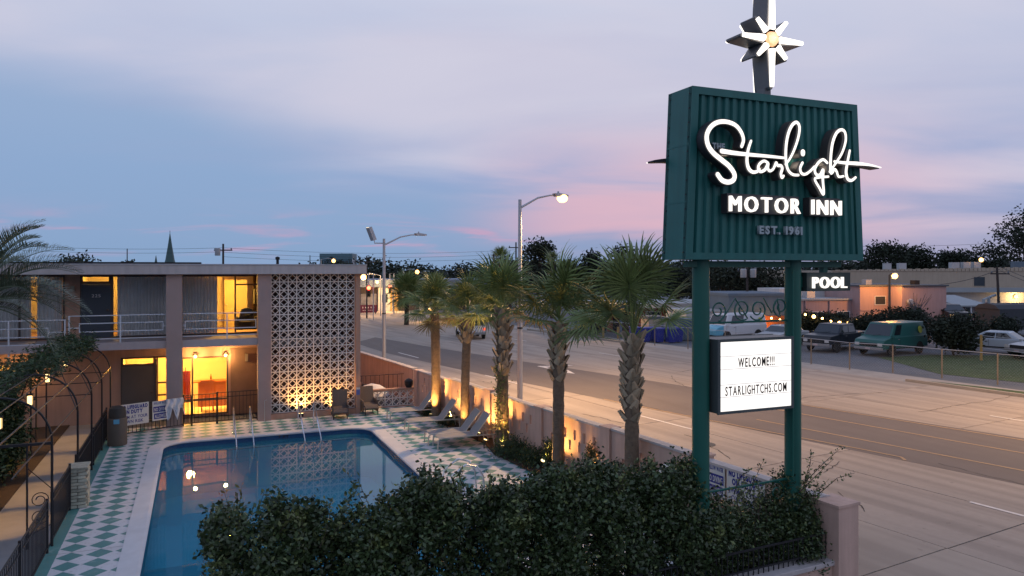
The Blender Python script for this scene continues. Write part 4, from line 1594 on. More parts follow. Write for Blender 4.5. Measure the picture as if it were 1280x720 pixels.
def sabal(loc, lean, zc, size, boots, label, seed, n=34, rad=.17, span=112):
    r = random.Random(seed)
    t = thing("palm_tree", label, "palm tree", (loc[0], loc[1], 0), 0, "palms along the street wall")
    top = Vector((lean[0], lean[1], zc))
    mb = MB()
    pts, rs = [], []
    nseg = 22
    for i in range(nseg + 1):
        u = i / nseg
        pts.append((lean[0] * u * u, lean[1] * u * u, zc * u))
        rs.append(rad * (1.18 - .3 * min(1, u * 3) * .6) * (1 + .05 * math.sin(i * 2.7)) * (0.92 if u > .9 else 1))
    mb.tube(pts, rs, 12)
    part("trunk", mb, TRUNK, t, smooth=True)
    # rings of old leaf scars as real ridges
    # leaf boots
    z0, z1 = boots
    if z1 > z0:
        rows = int((z1 - z0) / 0.135)
        for i in range(rows):
            z = z0 + (z1 - z0) * i / rows
            u = z / zc
            m = 6
            for k in range(m):
                a = 2 * math.pi * (k + (i % 2) * .5) / m + r.uniform(-.12, .12)
                if r.random() < .1:
                    continue
                rr = rad * (1.02 if i > 0 else 1.0)
                o = link("leaf_boot", BOOTM, None, t, (lean[0] * u * u + math.cos(a) * rr, lean[1] * u * u + math.sin(a) * rr, z),
                         ((.5 if (i + k) % 2 else -.5) + r.uniform(-.15, .15), r.uniform(-.05, .16), a + r.uniform(-.2, .2)))
                s = r.uniform(.85, 1.2)
                o.scale = (s * 1.0, s * 1.25, s)
    for i in range(n):
        u = i / (n - 1)
        el = 86 - span * u ** 0.95 + r.uniform(-8, 8)
        az = i * 137.5 + r.uniform(-15, 15)
        dry = u > .88 and r.random() < .5 and span > 90
        me = r.choice(FANS_DRY if dry else FANS_LONG if span < 70 else FANS)
        o = link("frond", me, None, t, (top.x, top.y, top.z + .16 - .3 * u), (R(r.uniform(-25, 25)), R(-el), R(az)))
        s = size * r.uniform(.86, 1.1)
        o.scale = (s, s, s)
    # young spear leaves
    for k in range(3):
        o = part("spear_leaf", MB().tube([(0, 0, 0), (r.uniform(-.1, .1), r.uniform(-.1, .1), .55 * size), (r.uniform(-.16, .16), r.uniform(-.16, .16), 1.15 * size)], [.02, .02, .004], 4), FROND, t, tuple(top))
    return t


PALMS = [
    ((8.13, 26.3), (-.05, 0), 3.95, .92, (0, 0), "smooth trunked palm glowing orange at its foot, beside the farthest lounger", 11, 22, .165, 115),
    ((8.33, 23.7), (.12, .0), 4.05, .95, (3.05, 3.95), "slim palm with a small ball of boots under its crown", 12, 20, .145, 108),
    ((8.60, 21.0), (.0, -.05), 4.3, 1.12, (2.3, 4.2), "ivy clad palm with thick orange lit boots behind the paired loungers", 13, 18, .175, 95),
    ((8.90, 17.8), (.02, .0), 4.1, 1.25, (2.55, 4.0), "palm with long knitted boots standing against the slotted wall", 14, 16, .155, 92),
    ((9.20, 14.65), (.03, -.02), 3.95, 1.12, (2.05, 3.95), "tallest palm with lattice of pale boots just left of the sign pole", 15, 15, .165, 60),
]
for a in PALMS:
    sabal(*a[:5], a[5], a[6], n=a[7], rad=a[8], span=a[9])


def leaf_cloud(name, pts, size, mat, parent, seed, squash=0.5, up=0.4, kind=None, n_per=1, loc=(0, 0, 0)):
    """Small folded leaf faces at the given points, vectorised. pts: (N,3)."""
    rg = np.random.default_rng(seed)
    P = np.repeat(np.asarray(pts, float), n_per, axis=0)
    N = len(P)
    if n_per > 1:
        P = P + rg.normal(0, size * 0.9, P.shape)
    d = rg.normal(0, 1, (N, 3))
    d[:, 2] = d[:, 2] * .7 + up
    d /= np.linalg.norm(d, axis=1)[:, None]
    q = rg.normal(0, 1, (N, 3))
    s = np.cross(d, q)
    s /= np.linalg.norm(s, axis=1)[:, None] + 1e-9
    nrm = np.cross(s, d)
    L = size * rg.uniform(.7, 1.3, N)[:, None]
    W = L * squash
    a = P
    b = P + d * L * .5 + s * W * .5 + nrm * W * .15
    c = P + d * L
    e = P + d * L * .5 - s * W * .5 + nrm * W * .15
    V = np.stack([a, b, c, e], 1).reshape(-1, 3)
    me = bpy.data.meshes.new(name)
    me.vertices.add(N * 4)
    me.vertices.foreach_set('co', V.ravel())
    idx = np.arange(N * 4).reshape(N, 4)
    tri = np.concatenate([idx[:, [0, 1, 2]], idx[:, [0, 2, 3]]], 1).reshape(-1)
    me.loops.add(N * 6)
    me.loops.foreach_set('vertex_index', tri)
    me.polygons.add(N * 2)
    me.polygons.foreach_set('loop_start', np.arange(0, N * 6, 3))
    me.polygons.foreach_set('loop_total', np.full(N * 2, 3))
    me.update(calc_edges=True)
    me.materials.append(mat)
    o = link(name, me, None, parent, loc)
    if kind:
        o['kind'] = kind
    return o


def sprigs(rg, base, n_leaf, length, spread):
    """Points along short upright twigs rooted at base points."""
    N = len(base)
    d = rg.normal(0, .55, (N, 3))
    d[:, 2] = np.abs(d[:, 2]) + .75
    d /= np.linalg.norm(d, axis=1)[:, None]
    t = np.linspace(.1, 1, n_leaf)
    L = length * rg.uniform(.5, 1.3, N)
    P = base[:, None, :] + d[:, None, :] * (t[None, :, None] * L[:, None, None]) + rg.normal(0, spread, (N, n_leaf, 3))
    return P.reshape(-1, 3), d


def hedge():
    rg = np.random.default_rng(5)
    t = thing("hedge", "dense dark green leafy hedge filling the near edge of the pool deck", "hedge", (4.2, 10.1, 0))
    # a shaded core and many uneven lumps of new growth over it
    pts = []
    top_at = lambda x: 2.02 + .10 * math.sin(x * 2.7) + .07 * math.sin(x * 6.3 + 1) - .02 * max(0, x - 5)
    for x in np.linspace(0.5, 7.5, 15):
        c = np.array([x, 10.25, top_at(x) - 1.25])
        v = rg.normal(0, 1, (520, 3))
        v /= np.linalg.norm(v, axis=1)[:, None]
        pts.append(c + v * (rg.uniform(.45, 1.0, 520) ** .6)[:, None] * np.array([.55, .85, 1.15]))
    for k in range(150):
        x = rg.uniform(.25, 7.65)
        a = rg.uniform(-.35, 1.0) * math.pi / 2 + math.pi / 2      # round from front to back over the top
        c = np.array([x, 10.25 + .88 * math.cos(a), top_at(x) - 1.25 + 1.2 * math.sin(a)])
        r0 = rg.uniform(.13, .34)
        m = int(900 * r0 * r0) + 12
        v = rg.normal(0, 1, (m, 3))
        v /= np.linalg.norm(v, axis=1)[:, None]
        pts.append(c + v * (rg.uniform(.3, 1.0, m) ** .5)[:, None] * r0 * np.array([1, 1, 1.15]))
    base = np.concatenate(pts)
    base = base[base[:, 2] > .15]
    P, d = sprigs(rg, base, 7, .24, .022)
    sel = (rg.uniform(0, 1, len(P)) < .12) | (np.sin(P[:, 0] * 3.1 + 1) * np.sin(P[:, 1] * 4 + P[:, 2] * 3.7) > .86)
    leaf_cloud("foliage", P[~sel], .078, LEAF, t, 3, squash=.6, up=.35, loc=(-4.2, -10.1, 0))
    leaf_cloud("new_growth", P[sel], .068, LEAFN, t, 13, squash=.5, up=.5, loc=(-4.2, -10.1, 0))
    # a few long shoots standing clear of the top
    mb = MB()
    sh = []
    for k in range(90):
        x = rg.uniform(.2, 7.6)
        b = np.array([x, rg.uniform(9.7, 10.8), 2.02 + .12 * math.sin(x * 3.8)])
        e = b + np.array([rg.normal(0, .12), rg.normal(0, .1), rg.uniform(.2, .45)])
        mb.tube([tuple(b), tuple((b + e) / 2 + rg.normal(0, .015, 3)), tuple(e)], [.006, .004, .002], 4)
        for s in np.linspace(.15, 1, 13):
            sh.append(b + (e - b) * s + rg.normal(0, .018, 3))
    for k in range(30):
        x = .4 + k * .25
        mb.tube([(x, 10.2, 0), (x + rg.normal(0, .1), 10.2 + rg.normal(0, .15), 1.0), (x + rg.normal(0, .2), 10.2 + rg.normal(0, .3), 1.9)], [.02, .015, .006], 5)
    part("stems", mb, BARK, t, (-4.2, -10.1, 0))
    leaf_cloud("shoot_leaves", np.array(sh), .075, LEAFN, t, 4, squash=.5, up=.6, loc=(-4.2, -10.1, 0))
    # looser shrub round the sign poles
    t = thing("shrub", "looser shrub with arching tips crowding the sign poles and end pillar", "shrub", (8.8, 9.95, 0))
    pts = []
    for i, (x, y, top, w) in enumerate(((7.9, 10.1, 1.75, .5), (8.45, 10.2, 1.5, .55), (8.4, 10.0, 1.45, .5), (9.05, 10.15, 1.55, .5), (9.45, 10.1, 1.95, .4), (9.62, 9.95, 1.7, .32), (9.1, 10.05, 1.45, .45), (9.5, 9.8, 1.4, .35))):
        c = np.array([x, y, top - .95])
        N = 620
        v = rg.normal(0, 1, (N, 3))
        v /= np.linalg.norm(v, axis=1)[:, None]
        rr = rg.uniform(.55, 1.0, N) ** .6
        pts.append(c + v * rr[:, None] * np.array([w, .42, .92]))
    base = np.concatenate(pts)
    base = base[base[:, 2] > .1]
    P, d = sprigs(rg, base, 7, .26, .02)
    sel = rg.uniform(0, 1, len(P)) < .15
    leaf_cloud("foliage", P[~sel], .065, LEAF, t, 6, squash=.5, up=.35, loc=(-8.8, -9.95, 0))
    leaf_cloud("new_growth", P[sel], .06, LEAFN, t, 16, squash=.5, up=.5, loc=(-8.8, -9.95, 0))
    mb = MB()
    sh = []
    tips = [((9.55, 9.8, 1.8), (9.85, 9.55, 2.25), (10.05, 9.4, 2.5)), ((9.2, 9.5, 1.8), (9.35, 9.25, 2.15), (9.55, 9.1, 2.42)), ((9.75, 9.7, 1.6), (10.05, 9.5, 1.95), (10.3, 9.35, 2.05)),
            ((8.6, 10.0, 1.7), (8.7, 9.9, 2.1), (8.72, 9.8, 2.3)), ((9.6, 9.8, 1.8), (9.65, 9.7, 2.2), (9.62, 9.65, 2.42)), ((8.2, 9.9, 1.8), (8.25, 9.8, 2.1), (8.4, 9.75, 2.2))]
    for k in range(14):
        x = rg.uniform(7.9, 9.9)
        b = np.array([x, rg.uniform(9.6, 10.2), 1.5])
        tips.append((tuple(b), tuple(b + np.array([rg.normal(0, .06), rg.normal(0, .06), .2])), tuple(b + np.array([rg.normal(0, .14), rg.normal(0, .12), .38]))))
    for a, b, c in tips:
        mb.tube([a, b, c], [.008, .005, .002], 4)
        for s in np.linspace(0, 1, 30):
            p = (np.array(a) * (1 - s) ** 2 + 2 * np.array(b) * s * (1 - s) + np.array(c) * s * s)
            sh.append(p + rg.normal(0, .018, 3))
    for k in range(12):
        x = 7.9 + k * .17
        mb.tube([(x, 9.9, 0), (x + rg.normal(0, .1), 9.9, .8), (x + rg.normal(0, .2), 9.9, 1.5)], [.02, .014, .006], 5)
    part("stems", mb, BARK, t, (-8.8, -9.95, 0))
    leaf_cloud("shoot_leaves", np.array(sh), .062, LEAFN, t, 8, squash=.5, up=.5, loc=(-8.8, -9.95, 0))


hedge()


def bed_plants():
    rg = np.random.default_rng(21)
    for i, (x, y, s, lab) in enumerate(((8.55, 20.1, .55, "low dark shrub around the ivy clad palm's foot"), (8.75, 19.0, .45, "low dark shrub tucked against the wall pier"),
                                        (8.2, 25.2, .32, "small shrub in the bed between the two far loungers' heads"), (8.1, 26.95, .28, "smallest shrub at the foot of the smooth palm"))):
        t = thing("shrub", lab, "shrub", (x, y, 0.04))
        N = int(900 * s)
        v = rg.normal(0, 1, (N, 3))
        v /= np.linalg.norm(v, axis=1)[:, None]
        v[:, 2] = np.abs(v[:, 2])
        P = v * rg.uniform(.3, 1, N)[:, None] ** .5 * np.array([s, s * 1.1, s * .85])
        leaf_cloud("foliage", P, .10, LEAF2, t, 30 + i, squash=.25, up=.9, n_per=4)
        part("stems", MB().tube([(0, 0, 0), (0, 0, s * .5)], .02, 5), BARK, t)
    for i, (x, y, h) in enumerate(((9.22, 16.6, .95), (9.0, 18.6, .7), (9.35, 15.6, .75), (9.45, 13.9, .9))):
        t = thing("upright_shrub", "", "shrub", (x, y, 0.04), 0, "narrow conifers against the slotted wall")
        t['label'] = ["narrow dark shrub between the tallest palm and the next one", "narrow dark shrub beside the wall pier and low shrub",
                      "narrow dark shrub nearest the tallest palm's trunk", "narrow dark shrub between the tallest palm and sign pole"][i]
        N = 420
        u = rg.uniform(0, 1, N)
        a = rg.uniform(0, 6.28, N)
        rr = .16 * (1 - u) ** .7 + .02
        P = np.stack([np.cos(a) * rr, np.sin(a) * rr, u * h], 1)
        leaf_cloud("foliage", P, .07, LEAF2, t, 50 + i, squash=.3, up=1.2, n_per=3)
        part("stems", MB().tube([(0, 0, 0), (0, 0, h * .9)], .015, 5), BARK, t)
    # ivy on the third palm
    N = 500
    z = rg.uniform(.2, 2.6, N)
    a = rg.normal(3.9, .7, N)
    P = np.stack([8.60 + np.cos(a) * .2, 21.0 + np.sin(a) * .2, z], 1)
    o = leaf_cloud("ivy", P, .06, M("ivy_leaf", (0.10, 0.13, 0.04), rough=0.5, var=0.2, island=0.4), None, 66, squash=.7, up=0, n_per=2)
    tag(o, "thin ivy climbing the orange lit palm trunk behind the paired loungers", "ivy")


bed_plants()


# ------------------------------------------------------------------ uplights
def uplight(loc, aim, label, power=60, col=(1.0, 0.50, 0.13), ang=75):
    t = thing("uplight", label, "garden light", loc, 0, "garden uplights in the planting bed")
    part("stake", MB().tube([(0, 0, -.05), (0, 0, .08)], .015, 6), IRON, t)
    d = (Vector(aim) - Vector(loc)).normalized()
    q = d.to_track_quat('Z', 'Y').to_euler()
    part("housing", MB().lathe([(0.03, 0), (0.06, .04), (0.062, .13)], 12), M("uplight_bronze", (0.12, 0.09, 0.05), rough=0.4, metal=0.5), t, (0, 0, .1), tuple(q), smooth=True)
    part("lens", MB().lathe([(0.055, .131), (0.052, .135)], 12), E("uplight_lens", (1.0, 0.72, 0.30), 4), t, (0, 0, .1), tuple(q))
    lamp('SPOT', tuple(Vector((0, 0, .1)) + d * .16), power * 4.2, col, t, None, ang, 0.8, .04).rotation_euler = (-d).to_track_quat('Z', 'Y').to_euler()


uplight((7.78, 25.9, .05), (8.13, 26.3, 1.6), "small lit uplight by the foot of the farthest palm", 130)
uplight((8.02, 24.6, .05), (8.55, 25.3, 1.2), "small lit uplight below the second lounger's head", 60)
uplight((8.05, 23.3, .05), (8.35, 23.7, 1.5), "small lit uplight in front of the slim palm", 60)
uplight((8.15, 21.4, .05), (8.58, 21.15, 1.5), "bright round uplight in the shrub beside the paired loungers", 150)
uplight((8.35, 20.4, .05), (8.62, 20.8, 2.2), "small lit uplight at the ivy clad palm's base", 130)
uplight((8.75, 18.55, .05), (8.95, 17.5, 1.6), "uplight hidden behind the wall pier, washing the slotted panel", 90, ang=100)
uplight((9.2, 16.9, .05), (9.35, 16.0, 1.6), "uplight by the narrow conifers, washing the wall near the hedge", 40, ang=110)
uplight((8.3, 22.4, .05), (8.8, 22.3, 1.4), "uplight behind the backrests of the paired loungers", 60, ang=100)


def floodlight(loc, aim, label, power):
    t = thing("floodlight", label, "floodlight", loc, 0, "floodlights below the breeze block screen")
    part("bracket", MB().box(-.02, .02, -.02, .02, 0, .08), IRON, t)
    part("housing", MB().box(-.09, .09, -.05, .05, .08, .2), IRON, t)
    part("lens", MB().box(-.08, .08, -.03, .04, .2, .205), E("flood_lens", (1.0, 0.68, 0.28), 4), t)
    lamp('SPOT', (0, 0.0, .23), power, (1.0, 0.45, 0.10), t, None, 130, 0.95, .05).rotation_euler = (-(Vector(aim) - Vector(loc))).to_track_quat('Z', 'Y').to_euler()


floodlight((3.55, 28.28, 0), (3.55, 28.72, 1.6), "floodlight at the screen's foot behind the pool handrail", 260)
floodlight((4.75, 28.28, 0), (4.75, 28.72, 1.6), "floodlight at the screen's foot behind the wicker lounge chair", 280)


# ------------------------------------------------------------------ loungers and chairs
SLING = M("lounger_sling", (0.25, 0.255, 0.265), rough=0.8, var=0.04, scale=12)
LFRAME = M("lounger_frame", (0.52, 0.48, 0.42), rough=0.4, var=0.03)


def lounger():
    t = thing("sun_lounger", "sun lounger with raised back standing nearest the breeze block wall", "sun lounger", (0, 0, 0), 0, "sun loungers lined up along the planting bed")
    # +X is the head; hinge at x = 1.18
    hx, hz = 1.18, .36
    bl = .78
    a = R(52)
    bx, bz = hx + bl * math.cos(a), hz + bl * math.sin(a)
    for s in (-.31, .31):
        part("side_rail", MB().tube([(-.02, s, .0), (-.0, s, .30), (.06, s, .35), (.2, s, hz), (1.95, s, hz)], .02, 6), LFRAME, t, smooth=True)
        part("leg", MB().tube([(1.75, s, hz), (1.8, s, 0)], .018, 6), LFRAME, t)
    part("cross_bar", MB().tube([(.1, -.31, .34), (.1, .31, .34)], .016, 6), LFRAME, t)
    part("cross_bar", MB().tube([(1.93, -.31, hz), (1.93, .31, hz)], .016, 6), LFRAME, t)
    part("seat_sling", MB().prism([(0.03, .345), (.2, .372), (.7, .362), (hx, .372), (hx, .36), (.7, .35), (.2, .36), (.03, .333)], 'y', -.29, .29), SLING, t)
    ca, sa = math.cos(a), math.sin(a)
    th = .014
    part("backrest", MB().prism([(hx, hz), (bx, bz), (bx - th * sa, bz + th * ca), (hx - th * sa, hz + th * ca)], 'y', -.29, .29), SLING, t)
    part("back_frame", MB().tube([(hx, -.305, hz), (bx, -.305, bz), (bx + .01, 0, bz + .01), (bx, .305, bz), (hx, .305, hz)], .016, 6), LFRAME, t)
    part("back_strut", MB().tube([(hx + .5 * ca, -.2, hz + .5 * sa), (1.62, -.2, hz - .01)], .012, 5), LFRAME, t)
    part("back_strut", MB().tube([(hx + .5 * ca, .2, hz + .5 * sa), (1.62, .2, hz - .01)], .012, 5), LFRAME, t)
    return t


LG = lounger()
LG.location = (6.47, 26.72, 0)
for loc, rz, lab in (((6.60, 24.72, 0), 0, "sun lounger standing alone between the two nearest palms' shade, second from the wall"),
                     ((6.72, 22.72, 0), -1, "farther lounger of the touching pair beside the ivy clad palm"),
                     ((6.80, 22.02, 0), 1, "nearer lounger of the touching pair beside the ivy clad palm")):
    d = dup(LG, loc, R(rz - 4), lab, "sun loungers lined up along the planting bed")
LG.rotation_euler = (0, 0, R(-3))

WICK = M("brown_wicker", (0.11, 0.09, 0.08), rough=0.8, var=0.2, scale=40, bump=0.6, bscale=90)


def wicker(loc, rz, label):
    t = thing("lounge_chair", label, "lounge chair", loc, rz, "brown wicker lounge chairs by the screen")
    # faces -Y
    part("seat", MB().prism([(-.62, .30), (-.45, .40), (.25, .42), (.25, .34), (-.4, .32), (-.6, .23)], 'x', -.31, .31), WICK, t, bevel=.02)
    part("backrest", MB().prism([(.2, .40), (.42, 1.08), (.5, 1.06), (.3, .36)], 'x', -.33, .33), WICK, t, bevel=.02)
    for s in (-.36, .30):
        part("arm", MB().prism([(-.35, .56), (.3, .60), (.3, .56), (-.35, .52)], 'x', s, s + .06), WICK, t, bevel=.01)
        part("side_panel", MB().prism([(-.35, .1), (.25, .1), (.25, .55), (-.35, .51)], 'x', s + .01, s + .05), WICK, t)
    for sx in (-.29, .29):
        for y in (-.5, .32):
            part("leg", MB().tube([(sx, y, 0), (sx, y, .33)], .022, 6), WICK, t)
    return t


w1 = wicker((4.93, 28.0, 0), R(-8), "brown wicker lounge chair standing against the breeze block screen")
w2 = wicker((6.08, 28.4, 0), R(4), "brown wicker lounge chair at the corner pillar by the low wall")
w1.scale = w2.scale = (.84, .84, .92)


# ------------------------------------------------------------------ pool fence, arches, bins
def picket_fence(name, label, loc, rotz, length, h=1.02, pitch=.115, post_every=2.3, feet=.05):
    f = thing(name, label, "fence", loc, rotz)
    for z in (h, h - .16, .10):
        part("rail", MB().box(0, length, -.012, .012, z - .012, z + .012), IRON, f)
    me = MB().box(-.007, .007, -.007, .007, .09, h).mesh("picket")
    me.materials.append(IRON)
    n = int(length / pitch)
    for i in range(n + 1):
        link("picket", me, None, f, (i * length / n, 0, 0))
    k = int(length / post_every)
    for i in range(k + 1):
        part("post", MB().box(-.022, .022, -.022, .022, 0, h + .04), IRON, f, (i * length / max(k, 1), 0, 0))
    return f


picket_fence("iron_fence", "long long black picket fence between path and chequered deck beyond the brick pillar", (-2.66, 20.55, 0), R(90), 6.6)
picket_fence("iron_fence", "black picket fence between the gate post and the painted brick pillar", (-2.66, 17.3, 0), R(90), 2.3)
picket_fence("iron_fence", "nearest black picket fence, beside the lit concrete path", (-2.66, 9.5, 0), R(90), 7.3)
picket_fence("iron_fence", "black picket fence carrying the pool rule signs and the towel", (-2.5, 27.35, 0), math.atan2(1.15, 2.35), 2.62, pitch=.12)
gt = picket_fence("iron_gate", "black iron gate standing before the lit ground floor window", (-0.42, 28.52, 0), R(4), 1.1, h=1.08, post_every=1.1)
gt['category'] = "gate"
picket_fence("iron_fence", "black picket fence running from the gate to the screen column", (0.70, 28.58, 0), R(3), 1.36, h=1.1, post_every=1.36)


def brick_pillar():
    t = thing("brick_pillar", "short weathered white painted brick pillar interrupting the pool fence", "pillar", (-2.52, 19.95, 0))
    part("core", MB().box(-.17, .17, -.25, .25, 0, .9), M("mortar", (0.22, 0.2, 0.17), rough=1), t)
    BR = M("painted_brick", (0.42, 0.42, 0.34), rough=0.9, var=0.3, scale=9, bump=.5, inst=.3)
    me = MB().box(-.095, .095, -.05, .05, -.032, .032).mesh("brick")
    me.materials.append(BR)
    for j in range(12):
        z = .04 + j * .0745
        o = (j % 2) * .05
        for (x, y, a) in ((-.095 + o * .6, -.235, 0), (.105 - o * .5, -.235, 0), (-.095 + o * .6, .235, 0), (.105 - o * .5, .235, 0),
                          (.15, -.10 + o, 90), (.15, .10 + o * .5, 90), (-.15, -.10 + o, 90), (-.15, .10 + o * .5, 90)):
            q = link("brick", me, None, t, (x + rnd.uniform(-.006, .006), y + rnd.uniform(-.006, .006), z), (0, 0, R(a + rnd.uniform(-2, 2))))
            q.scale = (rnd.uniform(.92, 1), 1, rnd.uniform(.92, 1.02))
    part("cap", MB().box(-.21, .21, -.29, .29, .9, .935), BR, t)


brick_pillar()


def bin_and_signs():
    t = thing("litter_bin", "brown cylindrical litter bin at the corner of the pool fence", "bin", (-2.28, 26.35, 0))
    part("body", MB().lathe([(.27, 0), (.28, .05), (.28, .82), (.26, .86)], 20), M("bin_brown", (0.13, 0.105, 0.085), rough=0.8, var=.12, bump=.3), t, smooth=True)
    part("lid", MB().lathe([(.25, .86), (.25, 1.02), (.23, 1.16), (.1, 1.22)], 20), M("bin_lid", (0.05, 0.045, 0.04), rough=0.6, var=.2, scale=12), t, smooth=True)
    part("sticker", MB().box(-.08, .08, -.292, -.285, .7, .84), M("sticker_blue", (0.14, 0.42, 0.62), rough=.5), t)
    # rule boards on the fence
    ang = math.atan2(1.15, 2.35)
    SW = M("board_white", (0.58, 0.58, 0.56), rough=.6, var=.05)
    NAVY = M("board_navy", (0.02, 0.025, 0.22), rough=.6, var=0)
    def board(name, label, loc, rz, w, h, lines, tilt=0):
        b = thing(name, label, "sign", loc, rz)
        part("panel", MB().box(0, w, -.01, .0, 0, h), SW, b)
        for s, x0, x1, z, ch, bold, box in lines:
            if box:
                part("print_block", MB().box(x0 - .03, x1 + .03, -.013, -.0105, z - .035, z + ch + .035), NAVY, b)
            word(s, x0, x1, -.0145 if box else -.012, z, ch, .003, SW if box else NAVY, b, bold=bold, gap=.1, part_name="printed_letter")
        return b
    L1 = [("NO LIFEGUARD", .05, .92, .54, .12, .010, 0), ("ON DUTY", .14, .76, .385, .12, .010, 0), ("SWIM AT YOUR", .05, .92, .22, .105, .002, 0), ("OWN RISK", .12, .78, .07, .105, .002, 0)]
    L2 = [("SHALLOW WATER", .04, .50, .55, .09, .002, 0), ("NO DIVING", .06, .48, .32, .12, .004, 1), ("ALLOWED", .08, .46, .09, .12, .004, 1)]
    d = Vector((math.cos(ang), math.sin(ang)))
    n = Vector((d.y, -d.x))
    p = Vector((-2.5, 27.35)) + n * .03
    a = p + d * .17
    board("pool_sign", "white sign reading no lifeguard on duty, on the fence beside the bin", (a.x, a.y, .36), ang, .96, .70, L1)
    a = p + d * 1.25
    board("pool_sign", "white sign reading no diving allowed, on the fence beside the towel", (a.x, a.y, .38), ang, .54, .66, L2)
    wr = math.atan(-.0938)
    # the matching boards on the street wall by the sign poles
    for lab, y, w, L in (("white no diving board on the street wall behind the sign poles", 12.62, .54, L2), ("white no lifeguard board on the street wall behind the sign poles", 12.02, .98, L1)):
        board("pool_sign", lab, (wall_x(y) - .10, y, .86), -R(90) - math.atan(-.0938), w, .66, L)
    # towel over the fence
    t = thing("towel", "pale striped towel hanging over the fence below the motel column", "towel", (-0.98, 28.02, 0), ang)
    mb = MB()
    nx, nz = 10, 8
    def P(i, j):
        x = .62 * i / nx
        dz = .52 + .22 * math.sin(i * 1.3) * (j / nz)
        return (x + .03 * math.sin(j * 1.1), -.03 - .035 * math.sin(i * 1.7 + .5 * j) - .02 * j / nz, 1.06 - dz * j / nz)
    for i in range(nx):
        for j in range(nz):
            mb.quad(P(i, j), P(i + 1, j), P(i + 1, j + 1), P(i, j + 1))
    part("front_drop", mb, M("towel_cloth", (0.5, 0.54, 0.62), rough=.95, var=.2, scale=6), t, smooth=True)
    mb = MB()
    for i in range(nx):
        mb.quad((.062 * i, -.03, 1.06), (.062 * (i + 1), -.03, 1.06), (.062 * (i + 1), .03, 1.055), (.062 * i, .03, 1.055))
        mb.quad((.062 * i, .03, 1.055), (.062 * (i + 1), .03, 1.055), (.062 * (i + 1), .035, .8), (.062 * i, .035, .8))
    part("back_drop", mb, MATS["towel_cloth"], t)


bin_and_signs()


